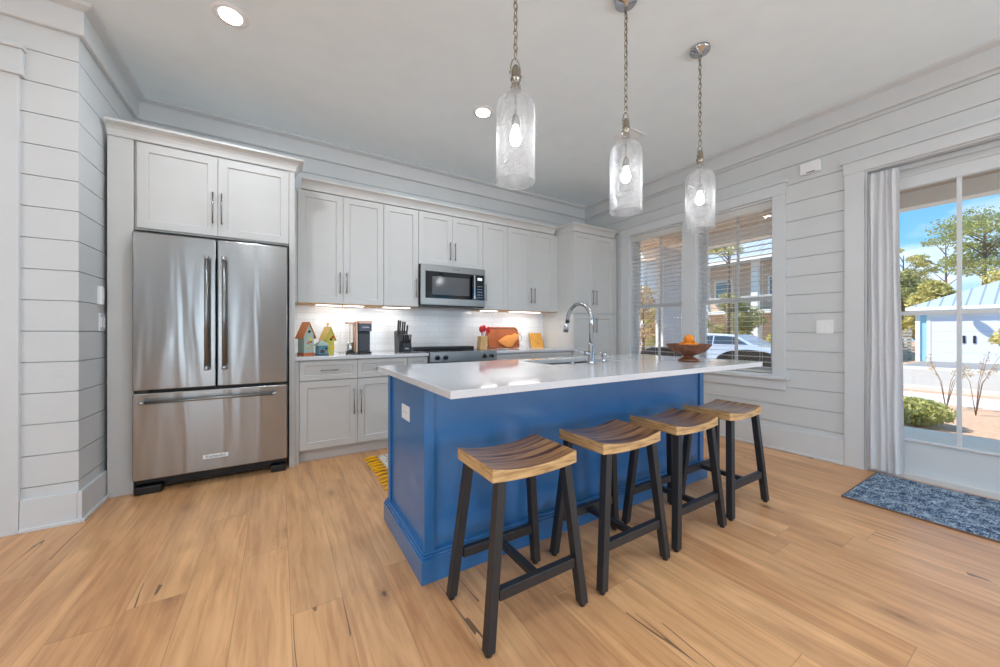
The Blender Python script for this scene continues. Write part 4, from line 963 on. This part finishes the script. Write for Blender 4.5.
# porch
box('porch_floor', mat('porch_boards', srgb(250, 236, 208), .7), None, XR+.165, 6.6, -3, 4.6, GZ, -.04, kind='structure')  # warm pale tint stands in for sunlight on the shaded deck
box('porch_ceiling', mat('porch_soffit', srgb(196, 178, 160), .8), None, XR+.2, 6.75, -3.2, 4.8, 2.78, 2.86, kind='structure')
m = MB().box(6.35, 6.55, -3.2, 4.8, 2.60, 2.78); m.build('porch_beam', M['porch_white'], kind='structure')
c = thing('porch_column', 'grey siding-clad porch column with white corner boards outside the far window', 'column', (5.95, 3.95, -.04))
t = NT('grey_siding'); br = t.n('ShaderNodeTexWave', wave_type='BANDS', bands_direction='Z', wave_profile='SAW'); t.l(t.coord(), br.inputs[0]); br.inputs['Scale'].default_value = 1.35
t.b.inputs['Base Color'].default_value = srgb(212, 212, 214); t.b.inputs['Roughness'].default_value = .7; t.bump(br.outputs['Fac'], .5, .02); gsid = t.m
box('cladding', gsid, c, 5.62, 6.12, 3.80, 3.92, -.04, 2.595); box('corner_board', M['porch_white'], c, 6.12, 6.24, 3.79, 3.93, -.04, 2.595); box('corner_board', M['porch_white'], c, 5.60, 5.62, 3.79, 3.93, -.04, 2.595)
# wicker chairs
def m_wicker():
    t = NT('brown_wicker'); w = t.n('ShaderNodeTexChecker'); t.l(t.coord(), w.inputs[0]); w.inputs['Scale'].default_value = 45
    w.inputs[1].default_value = srgb(120, 100, 84); w.inputs[2].default_value = srgb(86, 70, 58); t.l(w.outputs[0], t.b.inputs['Base Color']); t.b.inputs['Roughness'].default_value = .7
    t.bump(w.outputs['Fac'], .5, .01); return t.m
wk = m_wicker()
def wicker_chair(cx, cy, rz, label):
    r = thing('patio_chair', label, 'patio chair', (0, 0, 0)); n = 24; vs = []
    for th in (0, .05):
        for j in range(7):
            for i in range(n+1):
                a = math.radians(-110+220*i/n); R = .41-th; top = .62+.33*max(0, math.cos(a*.82))**1.2
                z = .12+(top-.12)*j/6; fl = 1+.12*j/6
                vs.append((R*fl*math.cos(a), R*fl*math.sin(a), z))
    w = n+1; k = 7*w; fs = []
    for th in (0, 1):
        for j in range(6):
            for i in range(n): q = th*k+j*w+i; fs.append((q, q+1, q+w+1, q+w))
    for i in range(n): fs.append((6*w+i, 6*w+i+1, k+6*w+i+1, k+6*w+i)); fs.append((i, i+1, k+i+1, k+i))
    for e in (0, n):
        for j in range(6): fs.append((j*w+e, (j+1)*w+e, k+(j+1)*w+e, k+j*w+e))
    MB().add(vs, fs, True).build('wicker_back', wk, r); MB().lathe([(0, .30), (.28, .30), (.30, .33), (.30, .40), (.27, .44), (0, .45)], (0, 0, 0), 28).build('seat_cushion', mat('cushion_cloth', srgb(200, 190, 175), .9), r)
    for sx in (-.2, .2):
        for sy in (-.2, .2): MB().cyl((sx, sy, 0), (sx, sy, .31), .02, n=10).build('leg', wk, r)
    r.location = (cx, cy, -.04); r.rotation_euler = (0, 0, rz)
wicker_chair(5.25, 2.22, PI*1.05, 'brown wicker patio chair outside the near window'); wicker_chair(5.15, 3.35, PI*1.1, 'brown wicker patio chair outside the far window behind the fruit bowl')
# blue garage
sidb = mat('light_blue_siding', srgb(140, 192, 214), .8); t = NT('blue_siding'); w_ = t.n('ShaderNodeTexWave', wave_type='BANDS', bands_direction='Z', wave_profile='SAW'); t.l(t.coord(), w_.inputs[0]); w_.inputs['Scale'].default_value = 1.2
t.b.inputs['Base Color'].default_value = srgb(160, 212, 230); t.b.inputs['Roughness'].default_value = .8; t.bump(w_.outputs['Fac'], .5, .03); sidb = t.m
mroof = None
t = NT('standing_seam_roof'); w_ = t.n('ShaderNodeTexWave', wave_type='BANDS', bands_direction='Y'); t.l(t.coord(), w_.inputs[0]); w_.inputs['Scale'].default_value = .8
t.l(t.mix(t.ramp(w_.outputs['Fac'], [(.9,(0,0,0)),(.97,(1,1,1))]), srgb(196, 206, 216), srgb(150, 160, 172)), t.b.inputs['Base Color']); t.b.inputs['Roughness'].default_value = .35; t.b.inputs['Metallic'].default_value = .3; mroof = t.m
XG = 27.6; gy0, gy1 = -4.6, 4.55; ge = 2.35
g = thing('garage', 'light blue garage with wide white door and pale metal hip roof across the street', 'garage', (XG+3, 0, GZ))
box('wall_block', sidb, g, XG, XG+7, gy0, gy1, GZ, ge)
MB().add([(XG-.3, gy0-.5, ge), (XG+7.5, gy0-.5, ge), (XG+7.5, gy1+.3, ge), (XG-.3, gy1+.3, ge), (XG+3.5, gy0+3, ge+1.9), (XG+3.5, gy1-3.6, ge+1.9)], [(3,2,1,0), (0,1,4), (1,2,5,4), (2,3,5), (3,0,4,5)]).build('roof', mroof, g)
m = MB().box(XG-.32, XG-.2, gy0-.5, gy1+.3, ge-.16, ge+.02); m.build('fascia', M['porch_white'], g)
m = MB(); m.box(XG-.06, XG, gy1-.16, gy1, GZ, ge); m.box(XG-.06, XG, 4.04, 4.17, GZ, 1.86); m.box(XG-.06, XG, 1.58, 1.71, GZ, 1.86); m.box(XG-.06, XG, 1.58, 4.17, 1.86, 2.0); m.build('corner_trim', M['porch_white'], g)
t = NT('garage_door_panels'); br = t.n('ShaderNodeTexBrick'); t.l(t.coord(rot=(0, PI/2, 0)), br.inputs[0]); br.offset = 0; br.inputs['Scale'].default_value = 1; br.inputs['Brick Width'].default_value = .5; br.inputs['Row Height'].default_value = 10
br.inputs['Mortar Size'].default_value = .01; br.inputs['Color1'].default_value = br.inputs['Color2'].default_value = srgb(226, 230, 240); br.inputs['Mortar'].default_value = srgb(196, 204, 220); t.l(br.outputs[0], t.b.inputs[0]); gdm = t.m
gd = box('garage_door', gdm, g, XG-.04, XG, 1.71, 4.04, GZ+.02, 1.86)
for yy in (3.02, 2.72): box('handle', M['dark'], gd, XG-.07, XG-.041, yy-.04, yy+.04, .60, .95)
MB().cyl((XG-.45, 2.9, 2.04), (XG-.45, 2.9, 2.14), .22, .05).cyl((XG, 2.9, 2.16), (XG-.45, 2.9, 2.16), .025).build('barn_lamp', M['dark'], g)
# fence beside garage
f = thing('fence', 'weathered horizontal board fence left of the blue garage', 'fence', (28.5, 8, GZ)); m = MB()
for i in range(9): m.box(28.4, 28.44, 4.8, 7.5, GZ+.08+i*.17, GZ+.20+i*.17)
m.build('boards', mat('fence_boards', srgb(178, 170, 160), .9), f)
for y in (4.9, 6.2, 7.4): box('post', mat('fence_post_wood', srgb(150, 140, 128), .9), f, 28.44, 28.54, y-.05, y+.05, GZ, 1.35)
# neighbour houses
def house(name, label, x, y0, y1, zt, wallm, roofm, cols=(), wins=(), eave=.9, depth=9, rise=2.6, porch=True):
    h = thing(name, label, 'house', (x+depth/2, (y0+y1)/2, GZ)); box('wall_block', wallm, h, x+1.8, x+depth, y0, y1, GZ, zt)
    MB().add([(x-eave, y0-eave, zt), (x+depth+eave, y0-eave, zt), (x+depth+eave, y1+eave, zt), (x-eave, y1+eave, zt), (x+depth/2, y0+3, zt+rise), (x+depth/2, y1-3, zt+rise)], [(3,2,1,0), (0,1,4), (1,2,5,4), (2,3,5), (3,0,4,5)]).build('roof', roofm, h)
    box('fascia', M['porch_white'], h, x-eave-.02, x-eave+.06, y0-eave, y1+eave, zt-.22, zt+.02)
    for y in cols: box('porch_column', M['porch_white'], h, x, x+.3, y-.18, y+.18, GZ, zt-.01)
    if porch: box('balcony_rail', M['porch_white'], h, x+.05, x+.15, y0, y1, 3.2, 3.3); box('porch_deck', M['porch_white'], h, x, x+1.8, y0, y1, 2.25, 2.45)
    for y, z in wins:
        w = box('window_frame', M['porch_white'], h, x+1.74, x+1.8, y-.6, y+.6, z, z+1.6); box('pane', mat('house_window_glass', srgb(110, 140, 150), .1), w, x+1.72, x+1.74, y-.48, y+.48, z+.12, z+1.48)
    return h
house('house', 'tan two-storey house with pale metal roof across the street, seen through the near window', 24, 8.9, 14.0, 5.5, mat('tan_siding', srgb(206, 184, 164), .85), mroof, (9.1, 10.3, 13.2), ((9.7, 3.0), (12.9, 3.0), (11.2, .3)))
house('house', 'white two-storey house across the street, seen through the far window', 23, 17, 26, 6.6, mat('white_siding', srgb(226, 228, 230), .8), mroof, (17.3, 20, 23, 25.7), ((18.6, 3.6), (21.5, 3.6), (18.6, .4), (21.5, .4)), rise=3)
# car
def car():
    r = thing('car', 'pale blue parked hatchback seen through the near window', 'car', (16.2, 7.75, GZ+.01)); cx, cy = 16.2, 7.75; paint = mat('car_paint_blue', srgb(188, 202, 220), .2, .2, coat=.8); gl = mat('car_window_glass', srgb(60, 75, 90), .08)
    L = [(-2.2, .25), (-2.25, .62), (-2.0, .86), (-1.15, .97), (-.45, 1.36), (.9, 1.42), (1.75, 1.28), (2.15, .92), (2.22, .5), (2.15, .25)]
    n = len(L); vs = []
    for x, ins in ((-.86, .0), (-.84, .0), (.84, 0), (.86, 0)):
        for a, b in L:
            k = .16*max(0, (b-.9)/.5); s = 1 if x > 0 else -1; vs.append((cx+x-s*k, cy+a, GZ+b))
    fs = [(i*n+k, i*n+(k+1) % n, (i+1)*n+(k+1) % n, (i+1)*n+k) for i in range(3) for k in range(n)]+[tuple(range(n)), tuple(range(3*n, 4*n))]
    MB().add(vs, fs).build('car_body', paint, r, .04)
    for s in (-1, 1):
        w = [(-.95, .99), (-.42, 1.28), (.35, 1.33), (.35, .99)]; w2 = [(.42, .99), (.42, 1.33), (.95, 1.32), (1.6, 1.2), (1.85, .99)]
        for ww in (w, w2): MB().prism(ww, lambda a, b: (cx+s*(.845-.16*max(0, (b-.9)/.5)), cy+a, GZ+b), lambda a, b: (cx+s*(.872-.16*max(0, (b-.9)/.5)), cy+a, GZ+b)).build('side_window', gl, r)
        for a in (-1.35, 1.35):
            wh = MB().cyl((cx+s*.68, cy+a, GZ+.33), (cx+s*.88, cy+a, GZ+.33), .32, n=24).build('wheel', M['dark'], r); MB().cyl((cx+s*.88, cy+a, GZ+.33), (cx+s*.885, cy+a, GZ+.33), .2, n=20).build('hubcap', M['nickel'], wh)
    box('headlight', M['white'], r, cx-.8, cx-.5, cy-2.27, cy-2.18, GZ+.6, GZ+.72)
car()
# vegetation
def leafmat(name, a, b): 
    t = NT(name); v = t.noise(t.coord(), 1.1, 3); oi = t.noise(t.coord(), 7, 2); t.l(t.mix(oi, a, b), t.b.inputs['Base Color']); t.b.inputs['Roughness'].default_value = .7
    tl = t.n('ShaderNodeBsdfTranslucent'); t.l(t.mix(oi, a, b), tl.inputs[0]); mx = t.n('ShaderNodeMixShader'); mx.inputs[0].default_value = .35; t.l(t.b.outputs[0], mx.inputs[1]); t.l(tl.outputs[0], mx.inputs[2]); t.l(mx.outputs[0], t.out.inputs[0]); return t.m
LM = {'pine': leafmat('pine_needles', srgb(128, 140, 78), srgb(186, 186, 112)), 'gold': leafmat('yellow_green_leaves', srgb(180, 174, 96), srgb(228, 216, 144)), 'olive': leafmat('olive_leaves', srgb(142, 146, 86), srgb(198, 192, 128)), 'rust': leafmat('rust_leaves', srgb(178, 146, 108), srgb(214, 184, 132)), 'bush': leafmat('bush_leaves', srgb(150, 156, 84), srgb(222, 220, 150))}
def foliage(m, c, rad, n, size, rng, fl=1.0):
    for _ in range(n):
        d = Vector((rng.gauss(0, 1), rng.gauss(0, 1), rng.gauss(0, 1))).normalized()*(rng.random()**.4)
        p = Vector(c)+Vector((d.x*rad[0], d.y*rad[1], d.z*rad[2])); s = size*rng.uniform(.6, 1.4)
        a = Vector((rng.gauss(0, 1), rng.gauss(0, 1), rng.gauss(0, fl))).normalized(); b = a.cross(Vector((rng.gauss(0, 1), rng.gauss(0, 1), rng.gauss(0, 1)))).normalized()
        m.add([p-a*s, p+b*s*.5, p+a*s, p-b*s*.5], [(0, 1, 2, 3)])
def tree(kind, label, x, y, h, cr, lm, clumps, leaves, size, seed, pine=False, trunk=.16, zb=.45, group=None):
    rng = random.Random(seed); r = thing(kind, label, 'tree', (x, y, GZ), group=group)
    lean = rng.uniform(-.3, .3); pts = [(x+lean*k*k, y+lean*k, GZ+h*.93*k) for k in (0, .3, .6, 1)]; m = MB().tube(pts, [trunk, trunk*.8, trunk*.55, trunk*.2], 8)
    f = MB()
    for i in range(clumps):
        k = zb+(1-zb)*(i+.5)/clumps; a = rng.uniform(0, 2*PI); prof = (math.sin(PI*min(1, (k-zb)/(1-zb)*.8+.2)))**.7 if not pine else (.55+.45*math.sin(PI*((k-zb)/(1-zb)*.8+.15)))
        R = cr*prof*rng.uniform(.35, .85); c = (x+lean*k*k+R*math.cos(a), y+lean*k+R*math.sin(a), GZ+h*k)
        m.tube([(x+lean*k*k, y+lean*k, GZ+h*max(.1, k-.12)), c], [trunk*.3, trunk*.08], 5)
        q = cr*rng.uniform(.28, .48)
        foliage(f, c, (q, q, q*(.45 if pine else .7)), leaves, size, rng)
    m.build('trunk', M['bark'], r); f.build('foliage', lm, r, fix=False); return r
# behind the garage
tree('pine_tree', 'tall flat-crowned pine behind the garage roof', 60, 5.4, 13.6, 4.8, LM['pine'], 20, 330, .13, 3, True, .26, .55)
tree('pine_tree', 'slim bare-trunked pine just left of the tall pine behind the garage', 70, 9.0, 13.5, 2.6, LM['pine'], 9, 240, .13, 5, True, .2, .62)
tree('pine_tree', 'pine with sparse crown at the left edge of the door view', 56, 10.2, 10.2, 2.0, LM['gold'], 12, 170, .12, 8, True, .16, .4)
bt = [(42, 5.9, 5.0, 2.0, 'gold'), (42.5, 10.2, 5.4, 2.0, 'olive'), (50, 3.0, 6.2, 2.7, 'gold'), (51, 8.8, 6.8, 2.6, 'olive'), (36.6, 8.6, 4.2, 1.6, 'gold'), (60, -.8, 8.2, 3.4, 'olive'), (80, 3.0, 8.5, 3.6, 'gold'), (80, 12.4, 9, 3.6, 'olive')]
lbs = ['yellow-green leafy tree directly behind the garage roof, left of the muntin', 'olive tree at the left end of the treeline behind the garage', 'yellow-green tree right of the muntin behind the garage roof ridge', 'olive tree behind the low trees left of the tall pine', 'small yellow-green tree rising over the fence beside the garage', 'olive tree at the right end of the treeline behind the garage', 'pale green tree far behind the tall pine', 'olive tree far back at the left edge of the treeline']
for i, (x, y, h, c_, k) in enumerate(bt): tree('leafy_tree', lbs[i], x, y, h, c_, LM[k], 22, 380, .15, 20+i, False, .12, .16, group='leafy trees behind the garage')
# in front of the tan house
st = [(21.0, 6.9, 3.0, 1.5, 'gold', 'yellow-green street tree at the right end of the tan house'), (21.2, 10.4, 3.3, 1.6, 'olive', 'olive street tree before the middle of the tan house'), (21, 13.9, 3.2, 1.6, 'gold', 'yellow-green street tree at the left end of the tan house')]
for i, (x, y, h, c_, k, lb) in enumerate(st): tree('leafy_tree', lb, x, y, h, c_, LM[k], 18, 420, .07, 50+i, False, .07, .2, group='street trees before the tan house')
tree('pine_tree', 'bare-trunked pine standing before the tan house, seen through the near window', 19.2, 9.42, 6.9, 1.3, LM['gold'], 8, 130, .09, 71, True, .12, .78)
tree('leafy_tree', 'rust-leaved tree seen through the far window beside the porch column', 12.2, 9.1, 3.1, 1.3, LM['rust'], 18, 150, .06, 81, False, .06, .2)
# bush and thin shrubs in the mulch bed
rng = random.Random(4)
def bush(x, y, rad, label, lm, n):
    r = thing('shrub', label, 'shrub', (x, y, GZ)); f = MB(); foliage(f, (x, y, GZ+rad*.55), (rad, rad*1.15, rad*.55), n, .035, rng); f.build('foliage', lm, r, fix=False)
    m = MB()
    for k in range(7): a = k*.9; m.tube([(x, y, GZ), (x+rad*.6*math.cos(a), y+rad*.6*math.sin(a), GZ+rad*.7)], [.012, .004], 5)
    m.build('stem', M['bark'], r)
bush(8.62, 1.47, .40, 'rounded olive shrub in the mulch bed beside the curtain', LM['bush'], 2600)
bush(8.7, 2.9, .5, 'olive shrub half hidden behind the curtain edge', LM['bush'], 1600)
def sapling(x, y, h, label, seed):
    g_ = random.Random(seed); r = thing('sapling', label, 'sapling', (x, y, GZ), group='thin saplings in the mulch bed'); m = MB(); f = MB()
    for k in range(5):
        a = g_.uniform(0, 2*PI); e = (x+h*.35*math.cos(a), y+h*.35*math.sin(a), GZ+h*g_.uniform(.7, 1)); md = (x+(e[0]-x)*.3, y+(e[1]-y)*.3, GZ+h*.5)
        m.tube([(x, y, GZ), md, e], [.007, .004, .002], 5)
        for q in range(26): s = g_.uniform(.3, 1); foliage(f, (md[0]+(e[0]-md[0])*s, md[1]+(e[1]-md[1])*s, md[2]+(e[2]-md[2])*s), (.07, .07, .07), 1, .022, g_)
    m.build('stem', M['bark'], r); f.build('leaves', LM['rust'], r, fix=False)
sapling(10.85, 1.40, 1.05, 'thin orange-leaved sapling left of the door muntin', 1); sapling(10.48, 1.02, 1.15, 'thin orange-leaved sapling right of the door muntin', 2)
tree('leafy_tree', 'yellow-leaved tree at the right edge of the door view', 16.9, .95, 3.3, .75, LM['gold'], 12, 200, .07, 91, False, .06, .35)
